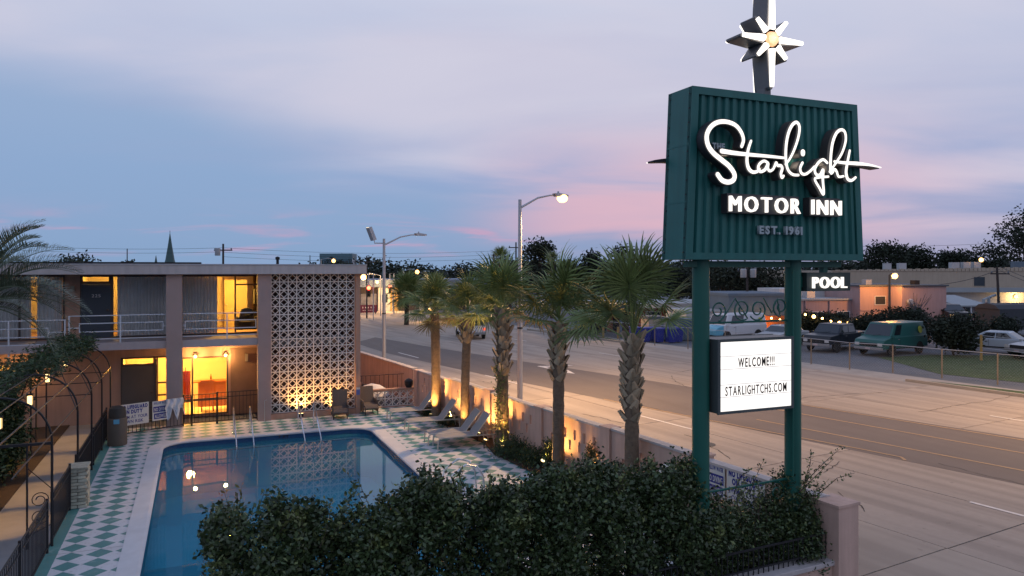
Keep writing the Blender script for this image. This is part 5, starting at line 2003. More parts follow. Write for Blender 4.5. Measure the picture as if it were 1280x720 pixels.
def arches():
    for i, (y, lab) in enumerate(((28.15, "farthest black iron arch over the path, touching the motel front"), (25.7, "second black iron arch from the motel, over the path"),
                                  (23.3, "middle black iron arch over the path"), (20.7, "black iron arch over the path beside the brick pillar"),
                                  (17.2, "nearest black iron arch over the path, with scroll panel"))):
        t = thing("iron_arch", lab, "arch", (-3.56, y, 0), 0, "iron arches over the path")
        rr = 0.92
        zs = 2.08
        for s in (-1, 1):
            part("post", MB().tube([(s * rr, 0, 0), (s * rr, 0, zs)], .024, 8), IRON, t)
        pts = [(rr * math.cos(math.pi * k / 20), 0, zs + .92 * math.sin(math.pi * k / 20)) for k in range(21)]
        part("hoop", MB().tube(pts, .022, 8), IRON, t, smooth=True)
        if i < 3:
            part("cross_rod", MB().tube([(-rr, 0, zs), (rr, 0, zs)], .014, 6), IRON, t)
        if i == 4:
            part("gate_post", MB().tube([(rr - .42, -.02, 0), (rr - .42, -.02, zs)], .02, 6), IRON, t)
            part("header", MB().box(-rr, rr, -.03, .03, zs - .05, zs), IRON, t)
            sc = []
            for cz, sg in ((.95, 1), (.62, -1)):
                sp = [(rr - .21 + (.16 - .10 * k / 22) * math.cos(sg * k * .42), -.02, cz + (.16 - .10 * k / 22) * math.sin(sg * k * .42)) for k in range(23)]
                part("scroll", MB().tube(sp, .009, 5), IRON, t)
            for a, b in (((rr - .42, 1.6), (rr, 1.15)), ((rr - .42, .25), (rr, .45))):
                part("brace", MB().tube([(a[0], -.02, a[1]), (b[0], -.02, b[1])], .009, 5), IRON, t)
    t = thing("arbour_rods", "long iron rods tying the path arches together lengthwise", "iron rods", (-3.56, 22.7, 2.2))
    for ang in (8, 42, 68, 90, 118, 150, 172):
        a = R(ang)
        p = (.92 * math.cos(a), .92 * math.sin(a) - .12)
        part("rod", MB().tube([(p[0], -9, p[1] + (.02)), (p[0], 5.5, p[1])], .014 if ang != 42 else .018, 6), IRON, t)
    for y0, y1, sx in ((25.7, 28.15, 1), (23.3, 25.7, 1), (20.7, 23.3, 1)):
        part("brace", MB().tube([(sx * .91, y0 - 22.7, -.12), (sx * .1, y1 - 22.7, .79)], .012, 5), IRON, t)
    # lanterns
    LANT = E("lantern_glow", (1.0, 0.66, 0.26), 3.0)
    for i, (x, y, z, lab) in enumerate(((-3.8, 27.2, 2.55, "hanging lantern nearest the motel under the vine"), (-3.85, 24.4, 2.45, "hanging lantern in the middle of the vine tunnel"),
                                         (-3.75, 21.4, 2.3, "hanging lantern low in the vine above the lit path"), (-3.9, 19.0, 2.2, "nearest hanging lantern, in front of the big vine"))):
        t = thing("lantern", lab, "lantern", (x, y, z), 0, "lanterns hung along the arbour")
        part("cage", MB().box(-.07, .07, -.07, .07, .12, .15).box(-.06, .06, -.06, .06, -.14, -.12).box(-.065, -.055, -.065, -.055, -.12, .12).box(.055, .065, -.065, -.055, -.12, .12).box(-.065, -.055, .055, .065, -.12, .12).box(.055, .065, .055, .065, -.12, .12), IRON, t)
        part("glass", MB().box(-.05, .05, -.05, .05, -.11, .10), LANT, t)
        part("chain", MB().tube([(0, 0, .15), (0, 0, .45)], .006, 4), IRON, t)
        lamp('SPOT', (0, 0, -.2), 150, (1.0, 0.50, 0.12), t, None, 62, .35, .04)
    # vine and the shrubs behind
    rg = np.random.default_rng(77)
    t = thing("vine", "leafy vine draped over the iron arches with hanging sprays", "vine", (-3.6, 23, 0))
    pts = []
    for k in range(1500):
        y = rg.uniform(17.5, 28.0)
        a = rg.uniform(R(62), R(185))
        if y > 26.3:
            a = rg.uniform(R(60), R(120))
        if y < 21 and a < R(100):
            continue
        r0 = 1.0 + rg.normal(0, .12)
        pts.append((r0 * math.cos(a), y - 23, 2.05 + r0 * .95 * math.sin(a) + rg.normal(0, .06)))
    P, _ = sprigs(rg, np.array(pts), 8, .32, .05)
    leaf_cloud("foliage", P, .12, LEAF2, t, 78, squash=.28, up=-.1)
    for k in range(5):
        part("stem", MB().tube([(-1.0, -5 + 2.3 * k, 0), (-1.0, -5 + 2.3 * k, 1.8), (-.7, -5 + 2.3 * k, 2.75), (.1, -4.8 + 2.3 * k, 3.02)], [.03, .025, .02, .01], 6), BARK, t)
    for i, (x, y, h, w, lab) in enumerate(((-5.5, 21.5, 2.6, 1.0, "large dark shrub behind the arches in front of the motel wall"), (-5.6, 18.6, 2.3, 1.0, "large dark shrub nearest the frame's edge behind the iron arch"),
                                            (-5.7, 24.6, 2.3, .9, "large dark shrub closest to the motel beside the path"), (-4.95, 19.9, 2.5, .85, "leafy shrub pressed against the arch posts beside the path"),
                                            (-4.9, 22.8, 2.5, .8, "leafy shrub under the middle of the vine beside the path"), (-4.95, 17.0, 2.2, .85, "low leafy shrub at the nearest arch's left post"))):
        t = thing("shrub", lab, "shrub", (x, y, 0))
        N = 2200
        v = rg.normal(0, 1, (N, 3))
        v /= np.linalg.norm(v, axis=1)[:, None]
        P = np.array([0, 0, h * .52]) + v * rg.uniform(.2, 1, N)[:, None] ** .4 * np.array([w, w * 1.2, h * .5])
        leaf_cloud("foliage", P, .13, LEAF2, t, 80 + i, squash=.4, up=.1, n_per=5)
        part("stems", MB().tube([(0, 0, 0), (.1, 0, h * .6)], .04, 6), BARK, t)


arches()


def feather_palm():
    """Blue-green feather palm whose trunk stands beyond the left edge of the picture."""
    c = Vector((-5.4, 23.9, 4.55))
    t = thing("feather_palm", "blue green feather palm arching in front of the motel gallery", "palm tree", (c.x, c.y, 0))
    part("trunk", MB().tube([(0, 0, 0), (.05, 0, 2), (0, 0, c.z)], [.26, .2, .18], 12), TRUNK, t, smooth=True)

    def frond(seed):
        r = random.Random(seed)
        mb = MB()
        L = 3.0
        n = 46
        curve = lambda u: Vector((L * (u - .13 * u * u * u), 0, L * (.20 * u - .46 * u ** 2.4)))
        mb.tube([curve(k / 12) for k in range(13)], [.022 * (1 - .8 * k / 12) for k in range(13)], 5)
        for i in range(n):
            u = .16 + .84 * i / n
            p = curve(u)
            tg = (curve(min(1, u + .02)) - curve(u - .02)).normalized()
            ll = .55 * math.sin(math.pi * min(.97, .12 + u * .86)) ** .7 * r.uniform(.9, 1.1)
            for s in (-1, 1):
                d = (tg * .75 + Vector((0, s * .55, .55)) + Vector((r.uniform(-.1, .1), r.uniform(-.1, .1), r.uniform(-.1, .1)))).normalized()
                side = d.cross(Vector((0, 0, 1))).normalized() * .013
                q1 = p + d * ll * .5 + Vector((0, 0, .0))
                q2 = p + d * ll + Vector((0, 0, -.07 * ll / .5))
                mb.add([p - side * .6, p + side * .6, q1 + side, q1 - side, q2], [(0, 1, 2, 3), (3, 2, 4)])
        me = mb.mesh("frond")
        me.materials.append(PINNATE)
        return me
    fr = [frond(s) for s in range(3)]
    r = random.Random(3)
    for i in range(26):
        az = i * 137.5
        el = 74 - 88 * (i / 25) + r.uniform(-6, 6)
        o = link("frond", fr[i % 3], None, t, (0, 0, c.z + .1), (R(r.uniform(-12, 12)), R(-el), R(az)))
    for el, az in ((66, -25), (50, -38), (33, -20), (18, -35), (2, -22), (-14, -30), (-25, -12), (40, 5), (8, 10)):
        link("frond", fr[r.randrange(3)], None, t, (0, 0, c.z + .05), (R(r.uniform(-10, 10)), R(-el), R(az)))


feather_palm()


# ------------------------------------------------------------------ pool rails, gooseneck, near wall
def pool_rails():
    t = thing("pool_handrail", "steel handrail pair standing at the pool edge before the screen", "handrail", (3.25, 26.6, 0), 0, "steel pool handrails")
    for x in (0, .52):
        part("bar", MB().tube([(x, .0, 0), (x, .0, .78), (x, -.08, .88), (x, -.2, .86), (x + .03, -1.55, -.12), (x + .03, -1.6, -.5)], .022, 8), CHROME, t, smooth=True)
        part("collar", MB().lathe([(.05, 0), (.05, .02), (.03, .03)], 10, (x, 0, 0)), CHROME, t)
    dup(t, (1.15, 26.6, 0), 0, "steel handrail pair at the pool edge before the lit window", "steel pool handrails")
    t = thing("grab_rail", "curved steel grab rail over the pool edge by the hedge", "grab rail", (5.95, 17.0, 0))
    for y in (0, .6):
        pts = [(.55, y, 0), (.5, y, .45), (.35, y, .7), (0.05, y, .78), (-.3, y, .55), (-.45, y, -.1), (-.45, y, -.7)]
        part("bar", MB().tube([Vector((a, b, c)) for a, b, c in pts], .022, 8), CHROME, t, smooth=True)
    pts = [(0, 0, 0), (0, 0, .95), (-.02, 0, 1.12), (-.12, 0, 1.22), (-.24, 0, 1.18), (-.29, 0, 1.02)]
    t = thing("vent_pipe", "white gooseneck vent pipe rising beside the left sign pole", "pipe", (8.62, 12.1, 0.45), R(-30))
    part("pipe", MB().tube(pts, .075, 12), M("white_pvc", (0.6, 0.58, 0.55), rough=.5, var=.06), t, smooth=True)
    part("flange", MB().lathe([(.12, 0), (.12, .03)], 12), MATS["white_pvc"], t)
    # depth marks
    BLK = M("deck_mark_black", (0.03, 0.03, 0.03), rough=.8, var=0)
    ob = part("depth_mark", MB().box(2.52, 2.86, 25.912, 25.9155, -.11, -.108), BLK, None)
    ob['kind'] = 'structure'
    for q in word("7 FT", 2.52, 2.86, 25.912, -.125, .075, .004, BLK, ob, bold=.004, part_name="mark"):
        q.location = (q.location.x, 25.905, -.125)


pool_rails()


def near_wall():
    t = thing("front_wall", "low pale capped wall with black iron fence in front of the hedge", "wall", (4.0, 9.2, 0), R(3.6))
    part("wall", MB().box(0, 5.95, -.12, .12, 0, .52), WALLP, t)
    part("cap", MB().box(0, 5.95, -.17, .17, .52, .60), FASCIA, t, bevel=.01)
    for z in (1.02, .70):
        part("rail", MB().box(0, 5.95, -.012, .012, z - .014, z + .014), IRON, t)
    me = MB().box(-.007, .007, -.007, .007, .6, 1.01).mesh("picket")
    me.materials.append(IRON)
    for i in range(54):
        link("picket", me, None, t, (.05 + .11 * i, 0, 0))


near_wall()


# ------------------------------------------------------------------ street lamps
LAMPGLOW = E("sodium_glow", (1.0, 0.52, 0.14), 7)


def street_lamp(loc, h, arm, label, lit=True, power=0, flood=False, up=.25):
    t = thing("street_lamp", label, "street lamp", loc, math.atan2(RN.y, RN.x), "street lamps along the pool side of the road")
    part("pole", MB().tube([(0, 0, 0), (0, 0, h)], [.12, .07], 12), GALV, t, smooth=True)
    part("base_plate", MB().box(-.2, .2, -.2, .2, 0, .06), GALV, t)
    part("arm", MB().tube([(0, 0, h - .35), (arm * .5, 0, h + up * .45), (arm * .85, 0, h + up), (arm, 0, h + up)], [.05, .04, .033, .03], 8), GALV, t, smooth=True)
    hd = part("lamp_head", MB().prism([(arm - .1, h + up + .09), (arm + .12, h + up + .12), (arm + .6, h + up + .06), (arm + .62, h + up - .02), (arm, h + up - .04)], 'y', -.13, .13), GALV, t, bevel=.02)
    part("photocell", MB().lathe([(.04, 0), (.04, .08)], 8, (arm + .15, 0, h + up + .11)), GALV, hd)
    if lit:
        part("refractor", MB().sphere((arm + .36, 0, h + up - .10), .23, 14, 10, .8), LAMPGLOW, hd)
        lamp('SPOT', (arm + .36, 0, h + up - .36), power, SODIUM, t, None, 160, .5, .15)
    else:
        part("lens", MB().box(arm + .12, arm + .55, -.1, .1, h + up - .035, h + up - .025), WHITEM, hd)
    if flood:
        fl = part("flood_bracket", MB().tube([(0, 0, h - .25), (-.55, 0, h - .25), (-.55, 0, h)], .03, 6), GALV, t)
        part("flood_head", MB().obox((-.75, -.05, h + .25), (.18, .5, .75), Euler((0, R(-22), 0)).to_matrix()), GALV, fl)
        part("flood_lens", MB().obox((-.845, -.07, h + .29), (.01, .42, .66), Euler((0, R(-22), 0)).to_matrix()), E("flood_white", (1, .8, .5), 1.3), fl)
    part("cable_clamp", MB().lathe([(.115, 3.05), (.115, 3.12)], 10), IRON, t)
    return t


street_lamp((12.34, 28.23, 0), 8.4, 1.75, "tall grey street lamp burning orange above the palms", True, 6500)
street_lamp((9.51, 40.42, 0), 7.2, 1.9, "unlit grey street lamp with a floodlight strapped to its top, left of the palms", False, 0, True)
lp = street_lamp(tuple(RP(36.0, 11.5)), 8.4, 2.6, "added unseen street lamp across the street, lighting the road from beyond the right edge", True, 5600)  # unseen lamp added out of frame to brighten the road
lp.rotation_euler = (0, 0, math.atan2(RN.y, RN.x) + math.pi)
lp['group'] = "added lamps out of view"


# ------------------------------------------------------------------ chain-link fence across the road
def chain_fence(name, label, pts, h, post_mat, post_r, mesh=True, rails=(1.0,)):
    f = thing(name, label, "fence", (*pts[0], 0))
    o = Vector((*pts[0], 0))
    V = [Vector((*p, 0)) - o for p in pts]
    for p in V:
        part("post", MB().tube([p, p + Vector((0, 0, h))], post_r, 8), post_mat, f)
    for k in rails:
        part("rail", MB().tube([p + Vector((0, 0, h * k - .02)) for p in V], .018, 6), GALV, f)
    if mesh:
        mb = MB()
        for a, b in zip(V, V[1:]):
            d = b - a
            n = int(d.length / .14)
            hh = h - .08
            s = d / n
            run = max(1, int(hh / .14))
            for i in range(-run, n):
                for sg in (1, -1):
                    u0, z0, u1, z1 = i, .05, i + run, .05 + hh
                    if u0 < 0:
                        z0 += (0 - u0) / run * hh
                        u0 = 0
                    if u1 > n:
                        z1 -= (u1 - n) / run * hh
                        u1 = n
                    if sg < 0:
                        z0, z1 = h - z0 + .0, h - z1 + .0
                    p, q = a + s * u0 + Vector((0, 0, z0)), a + s * u1 + Vector((0, 0, z1))
                    w = Vector((0, 0, .0016))
                    mb.quad(p - w, q - w, q + w, p + w)
        m = part("wire_mesh", mb, GALV, f)
        m['kind'] = 'stuff'
    return f


RUST = M("weathered_post", (0.20, 0.16, 0.12), rough=.7, metal=.2, var=.15)
YPOST = M("yellow_wood_post", (0.30, 0.20, 0.07), rough=.85, var=.15)
chain_fence("chain_link_fence", "long sagging chain link fence along the far side of the street", [(36.3, 17.2), (35.75, 20.4), (35.22, 23.64), (34.7, 26.13), (34.17, 28.57), (33.08, 30.41), (32.98, 33.09), (32.5, 36.2), (31.9, 39.4), (31.3, 42.6), (30.6, 45.6), (29.6, 48.8), (28.6, 52)], 1.5, RUST, .035)
chain_fence("post_fence", "wire fence on square yellowish timber posts by the parked pale sedan", [(43.8, 30.4), (43.3, 26.0), (42.6, 21)], 1.55, YPOST, .075, mesh=False, rails=(.98, .5))


# ------------------------------------------------------------------ vehicles
def wheel(par, x, y, r, w=.2):
    wl = part("wheel", MB().lathe([(r * .62, -w / 2), (r * .97, -w / 2), (r, -w / 2 + .03), (r, w / 2 - .03), (r * .97, w / 2), (r * .62, w / 2)], 18), RUBBER, par, (x, y, r), (R(90), 0, 0), smooth=True)
    part("rim", MB().lathe([(r * .62, -w / 2 + .02), (r * .6, w / 2 - .02), (r * .25, w / 2 - .05), (.02, w / 2 - .03)], 14), M("wheel_rim", (0.4, 0.4, 0.42), rough=.35, metal=.7, var=.03), wl, (0, 0, 0), (0 if y < 0 else math.pi, 0, 0))
    return wl


def vehicle(name, label, cat, loc, rotz, paint, lower, cabin, W, wb, wr, tail=None, extra=None, glass_top=None, windows=(), group=None, head=None):
    """+X is the nose. lower: side outline (x,z) of the body; cabin: (x0,x1,x2,x3,z0,z1) base and roof of the glasshouse."""
    t = thing(name, label, cat, loc, rotz, group)
    hw = W / 2
    # lower body with rounded shoulders
    mb = MB()
    n = len(lower)
    zs = [z for x, z in lower]
    zmax, zmin = max(zs), min(zs)
    ring = []
    for s, ins, dz in ((-1, .10, -.05), (-1, 0, 0), (1, 0, 0), (1, .10, -.05)):
        pass
    sec = [(-hw + .09, 1.0), (-hw, .93), (hw, .93), (hw - .09, 1.0)]
    rows = []
    cx = sum(x for x, z in lower) / n
    for y, k in sec:
        rows.append([(cx + (x - cx) * (1 if k < 1 else .985), y, zmin + (z - zmin) * (k if z > zmin + .55 * (zmax - zmin) else 1)) for x, z in lower])
    rows = [rows[0], rows[1], rows[2], rows[3]]
    order = [rows[0], rows[1], rows[2], rows[3]]
    # sides first: build as strip between the two outer outlines, then caps
    A, B = rows[1], rows[2]
    A2 = [(cx + (x - cx) * .985, -hw + .0, z) for (x, _, z) in A]
    top = [(x, z) for x, z in lower]
    mb.prism(top, 'y', -hw, hw)
    body = part("body", mb, paint, t, bevel=.06)
    x0, x1, x2, x3, z0, z1 = cabin
    ins = .16
    tw = hw - ins
    bw = hw - .03
    cab = MB().add([(x0, -bw, z0), (x3, -bw, z0), (x3, bw, z0), (x0, bw, z0), (x1, -tw, z1), (x2, -tw, z1), (x2, tw, z1), (x1, tw, z1)],
                   [(0, 3, 2, 1), (4, 5, 6, 7), (0, 1, 5, 4), (1, 2, 6, 5), (2, 3, 7, 6), (3, 0, 4, 7)])
    part("cabin", cab, paint, t, bevel=.05)
    G = M("vehicle_glass", (0.015, 0.02, 0.025), rough=.06, var=0, spec=.8)

    def side_glass(u0, u1, v0=.16, v1=.86):
        for s in (-1, 1):
            def P(u, v):
                xb = x0 + (x3 - x0) * u
                xt = x1 + (x2 - x1) * u
                y = bw + (tw - bw) * v
                return (xb + (xt - xb) * v, s * (y + .012), z0 + (z1 - z0) * v)
            mb = MB().quad(P(u0, v0), P(u1, v0), P(u1, v1), P(u0, v1))
            part("side_window", mb, G, t)
    for u0, u1 in windows:
        side_glass(u0, u1)
    # windscreen and back light
    def end_glass(xb, xt, s, nm, v0=.12, v1=.88):
        f = lambda v: (xb + (xt - xb) * v + s * .012, z0 + (z1 - z0) * v, bw + (tw - bw) * v - .09)
        (xa, za, ya), (xc, zc, yc) = f(v0), f(v1)
        part(nm, MB().quad((xa, -ya, za), (xa, ya, za), (xc, yc, zc), (xc, -yc, zc)), G, t)
    end_glass(x3, x2, 1, "windscreen")
    if glass_top is None or glass_top:
        end_glass(x0, x1, -1, "rear_window")
    for x in wb:
        for s in (-1, 1):
            part("wheel_arch", MB().lathe([(wr * 1.18, -.02), (wr * 1.18, .02)], 16), DARK, t, (x, s * (hw - .012), wr), (R(90), 0, 0))
            wheel(t, x, s * (hw - .07), wr)
    nose = max(x for x, z in lower)
    rear = min(x for x, z in lower)
    BUMP = M("bumper_grey", (0.22, 0.22, 0.23), rough=.5, var=.05)
    part("bumper", MB().box(nose - .08, nose + .09, -hw + .04, hw - .04, .38, .56), BUMP, t, bevel=.03)
    part("bumper", MB().box(rear - .08, rear + .08, -hw + .04, hw - .04, .40, .58), BUMP, t, bevel=.03)
    part("grille", MB().box(nose - .02, nose + .025, -hw * .55, hw * .55, .62, .82), DARK, t)
    HL = head or M("headlamp_glass", (0.5, 0.5, 0.5), rough=.2, var=0)
    for s in (-1, 1):
        part("headlight", MB().box(nose - .03, nose + .03, s * hw * .78 - .14, s * hw * .78 + .14, .64, .82), HL, t)
        part("taillight", MB().box(rear - .03, rear + .02, s * hw * .82 - .1, s * hw * .82 + .1, .72, .92), tail or M("tail_red", (0.25, 0.02, 0.02), rough=.3, var=0), t)
        part("mirror", MB().box(x3 - .25, x3 - .12, s * (hw + .06) - .06, s * (hw + .06) + .06, z0 - .02, z0 + .14), paint, t)
    for s in (-1, 1):
        for u in ([x3 - .12, x3 - 1.05] if x3 - x0 > 2.2 else [x3 - .2, (x0 + x3) / 2, x0 + .25]):
            part("door_seam", MB().box(u - .008, u + .008, s * hw - .004, s * hw + .004, .5, z0 - .02), DARK, t)
        part("door_handle", MB().box(x3 - 1.0, x3 - .84, s * hw - .02, s * hw + .02, z0 - .16, z0 - .12), BUMP, t)
        part("sill_trim", MB().box(rear + .5, nose - .6, s * hw - .01, s * hw + .012, .40, .47), DARK, t)
    part("wiper", MB().tube([(x3 + .02, -.3, z0 + .06), (x3 - .1, .25, z0 + .16)], .01, 4), DARK, t)
    part("number_plate", MB().box(nose + .088, nose + .095, -.16, .16, .42, .53), M("plate_pale", (0.45, 0.35, 0.35), rough=.5), t)
    return t


VTEAL = M("teal_van_paint", (0.02, 0.10, 0.095), rough=.35, var=.04)
VDARK = M("dark_blue_paint", (0.018, 0.024, 0.035), rough=.3, var=.04)
VBLK = M("black_car_paint", (0.015, 0.016, 0.02), rough=.25, var=.03)
VPALE = M("pale_blue_paint", (0.36, 0.42, 0.48), rough=.3, var=.03)
VSILV = M("silver_paint", (0.36, 0.38, 0.40), rough=.3, var=.03)
VWHITE = M("white_car_paint", (0.55, 0.57, 0.60), rough=.35, var=.03)
SEDAN = [(-2.3, .35), (2.3, .35), (2.35, .6), (2.25, .78), (.95, .95), (-1.6, 1.0), (-2.25, .95), (-2.35, .7)]
SEDC = (-1.75, -1.05, .25, 1.05, .93, 1.42)
WIN2 = ((.12, .48), (.52, .86))
vloc = bearing(1093 - 640, 48.4)
van = vehicle("parked_van", "teal cargo van with a round yellow badge parked on the grass", "van", (41.9, 35.75, 0), R(180 + 8), VTEAL,
              [(-2.6, .42), (2.55, .42), (2.62, .75), (2.5, 1.02), (1.65, 1.2), (-2.6, 1.2), (-2.66, .8)], (-2.6, -2.48, 1.05, 1.75, 1.15, 2.05), 1.98, (-1.65, 1.6), .36, glass_top=False, windows=((.76, .92),))
part("badge", MB().lathe([(.24, 0), (.24, .01)], 20), M("badge_yellow", (0.42, 0.46, 0.06), rough=.6), van, (-1.75, .955, 1.55), (R(-81), 0, 0))
part("badge", MB().lathe([(.24, 0), (.24, .01)], 20), MATS["badge_yellow"], van, (-1.75, -.955, 1.55), (R(81), 0, 0))
van.rotation_euler = (0, 0, R(-170))
van.location = (42.2, 35.4, 0)
trk = vehicle("pickup_truck", "dark blue double cab pickup parked left of the teal van", "truck", (40.9, 38.7, 0), R(-165), VDARK,
              [(-2.8, .5), (2.6, .5), (2.7, .8), (2.6, 1.08), (1.3, 1.18), (-2.8, 1.18), (-2.85, .8)], (-.95, -.72, .85, 1.45, 1.14, 1.78), 1.95, (-1.75, 1.75), .38, windows=((.08, .48), (.52, .88)))
vehicle("parked_car", "grey blue car half hidden behind the dark pickup's nose", "car", (39.6, 42.6, 0), R(-165), VSILV, SEDAN, SEDC, 1.8, (-1.4, 1.4), .33, windows=WIN2)
vehicle("parked_car", "pale blue sedan parked with its back to the round dark bush", "car", (48.9, 33.2, 0), R(112), VPALE, SEDAN, SEDC, 1.85, (-1.4, 1.4), .33, windows=WIN2)
vehicle("parked_car", "silver car cut by the picture's edge, between the yellow posts", "car", (49.1, 29.9, 0), R(174), VSILV, SEDAN, SEDC, 1.82, (-1.4, 1.4), .33, windows=WIN2)
TL = E("tail_lit", (1.0, 0.12, 0.04), 1.2)
vehicle("parked_car", "black sedan with dim red tail lamps parked by the white annex", "car", (63.6, 42.6, .85), R(70), VBLK, SEDAN, SEDC, 1.85, (-1.4, 1.4), .33, windows=WIN2, tail=E("tail_dim", (1.0, 0.12, 0.06), .25))
vehicle("parked_suv", "dark hatchback facing the street by the annex porch", "car", (61.2, 45.4, .85), R(-120), VBLK, [(-2.1, .4), (2.1, .4), (2.2, .7), (2.1, .98), (1.1, 1.08), (-2.1, 1.08), (-2.2, .7)], (-2.05, -1.8, .35, 1.15, 1.05, 1.6), 1.85, (-1.35, 1.35), .35, windows=WIN2, head=E("head_amber", (1.0, .6, .25), .5))
vehicle("hatchback", "white hatchback with glowing tail lamps driving away up the street", "car", (20.5, 57.0, 0.0), R(80), VWHITE, [(-2.1, .38), (2.0, .38), (2.1, .7), (2.0, .92), (1.05, 1.05), (-2.05, 1.05), (-2.15, .7)], (-2.05, -1.65, .35, 1.15, 1.02, 1.6), 1.82, (-1.3, 1.3), .34, windows=WIN2, tail=TL)
bl = lambda px, d: bearing(px - 640, d)
wv = vehicle("parked_van", "white work van with a pale blue bonnet parked in front of the blue grey building", "van", (37.9, 45.9, .15), R(186), VWHITE,
             [(-2.6, .42), (1.9, .42), (1.9, 1.2), (-2.6, 1.2)], (-2.6, -2.5, 1.3, 1.75, 1.15, 2.0), 1.95, (-1.65, 1.6), .36, glass_top=False, windows=((.58, .88),))
part("bonnet", MB().prism([(1.9, .45), (2.65, .45), (2.7, .8), (2.5, 1.05), (1.9, 1.2)], 'y', -.96, .96), M("bonnet_blue", (0.12, 0.38, 0.52), rough=.35), wv, bevel=.05)
part("badge", MB().lathe([(.2, 0), (.2, .01)], 18), MATS["badge_yellow"], wv, (-1.9, .95, 1.5), (R(-81), 0, 0))


# ------------------------------------------------------------------ blue bins, enclosures
BLUE = M("bin_blue", (0.012, 0.022, 0.22), rough=.45, var=.05)
b0 = thing("wheelie_bin", "leftmost blue wheelie bin of the row beyond the fence", "bin", (*bl(793, 57.5), 0), R(-15), "blue wheelie bins beyond the fence")
part("body", MB().add([(-.27, -.3, 0), (.27, -.3, 0), (.27, .3, 0), (-.27, .3, 0), (-.33, -.38, 1.0), (.33, -.38, 1.0), (.33, .38, 1.0), (-.33, .38, 1.0)],
                      [(0, 3, 2, 1), (4, 5, 6, 7), (0, 1, 5, 4), (1, 2, 6, 5), (2, 3, 7, 6), (3, 0, 4, 7)]), BLUE, b0, bevel=.03)
part("lid", MB().prism([(-.42, 1.01), (.4, 1.01), (.36, 1.10), (-.36, 1.07)], 'x', -.35, .35), BLUE, b0, bevel=.015)
part("handle", MB().tube([(-.28, .42, 1.0), (.28, .42, 1.0)], .02, 6), BLUE, b0)
for s in (-.28, .28):
    part("wheel", MB().lathe([(.1, -.03), (.1, .03)], 10), RUBBER, b0, (s, .32, .1), (0, R(90), 0))
for px, d, lab in ((807, 57.0, "second blue wheelie bin from the left, beside the beige box"), (816, 57.2, "third blue wheelie bin, before the beige box"),
                   (823, 56.6, "fourth blue wheelie bin, before the beige box's corner"), (838, 56.4, "widest spaced blue bin before the blue grey enclosure"), (847, 56.9, "rightmost blue bin with a bag on its lid")):
    dup(b0, (*bl(px, d), 0), R(-15 + px % 7 * 3), lab, "blue wheelie bins beyond the fence")
tag(part("rubbish_bag", MB().sphere((0, 0, .14), .2, 8, 6, .7), M("bag_grey", (0.2, 0.18, 0.17), rough=.7, var=.2), None, (*bl(849, 56.9), 1.10), smooth=True), "grey rubbish bag on the rightmost blue bin", "bag")


def block(name, label, cat, px0, px1, d, yaw, depth, z0, z1, mat, roof=None, extra=None, over=.12):
    """A plain building placed by its front left corner: returns (thing, width). Local x along the front, y back."""
    a = Vector(bl(px0, d))
    ang = R(yaw)
    u = Vector((math.cos(ang), math.sin(ang)))
    # width so that the front reaches bearing px1
    k = (px1 - 640) / 930
    # solve a + w u on the ray of px1
    rx, ry = k * .9205 + .3907, .9205 - k * .3907
    det = u.x * (-ry) + rx * u.y
    w = (-(a.x) * (-ry) - rx * (a.y)) / det
    t = thing(name, label, cat, (a.x, a.y, 0), ang)
    part("wall", MB().box(0, w, 0, depth, z0, z1), mat, t)
    if roof:
        part("roof", MB().box(-over, w + over, -over, depth + over, z1 + .003, z1 + .22), roof, t)
    return t, w


SLATE = M("slate_blue_wall", (0.105, 0.145, 0.19), rough=.85, var=.08, scale=1)
PINKB = M("pink_building", (0.40, 0.27, 0.26), rough=.9, var=.07, scale=.8, streak=.08)
BEIGE = M("beige_block", (0.40, 0.335, 0.26), rough=.9, var=.06, scale=.5, streak=.08)
WHITEB = M("white_block_wall", (0.5, 0.5, 0.5), rough=.85, var=.06, scale=.8, streak=.08)
BRICKR = M("red_brick_wall", (0.26, 0.085, 0.05), rough=.9, var=.12, scale=5)
ROOFW = M("pale_roof", (0.30, 0.33, 0.35), rough=.6, var=.08, scale=.6)
ROOFD = M("dark_roof", (0.09, 0.10, 0.115), rough=.7, var=.1)
WGL = M("far_window_glass", (0.03, 0.04, 0.05), rough=.1, var=0, spec=.8)
ORANGEW = M("orange_glow_colour", (0.40, 0.13, 0.045), rough=.9, var=.12)  # orange lamplight on the lower wall, put into its colour


def far_window(t, x0, x1, z0, z1, y=0.0, frame=WHITEM):
    w = part("window", MB().box(x0 - .06, x1 + .06, y - .05, y - .004, z0 - .06, z0).box(x0 - .06, x1 + .06, y - .05, y - .004, z1, z1 + .06).box(x0 - .06, x0, y - .05, y - .004, z0, z1).box(x1, x1 + .06, y - .05, y - .004, z0, z1), frame, t)
    part("pane", MB().box(x0, x1, y - .03, y - .006, z0, z1), WGL, w)
    return w


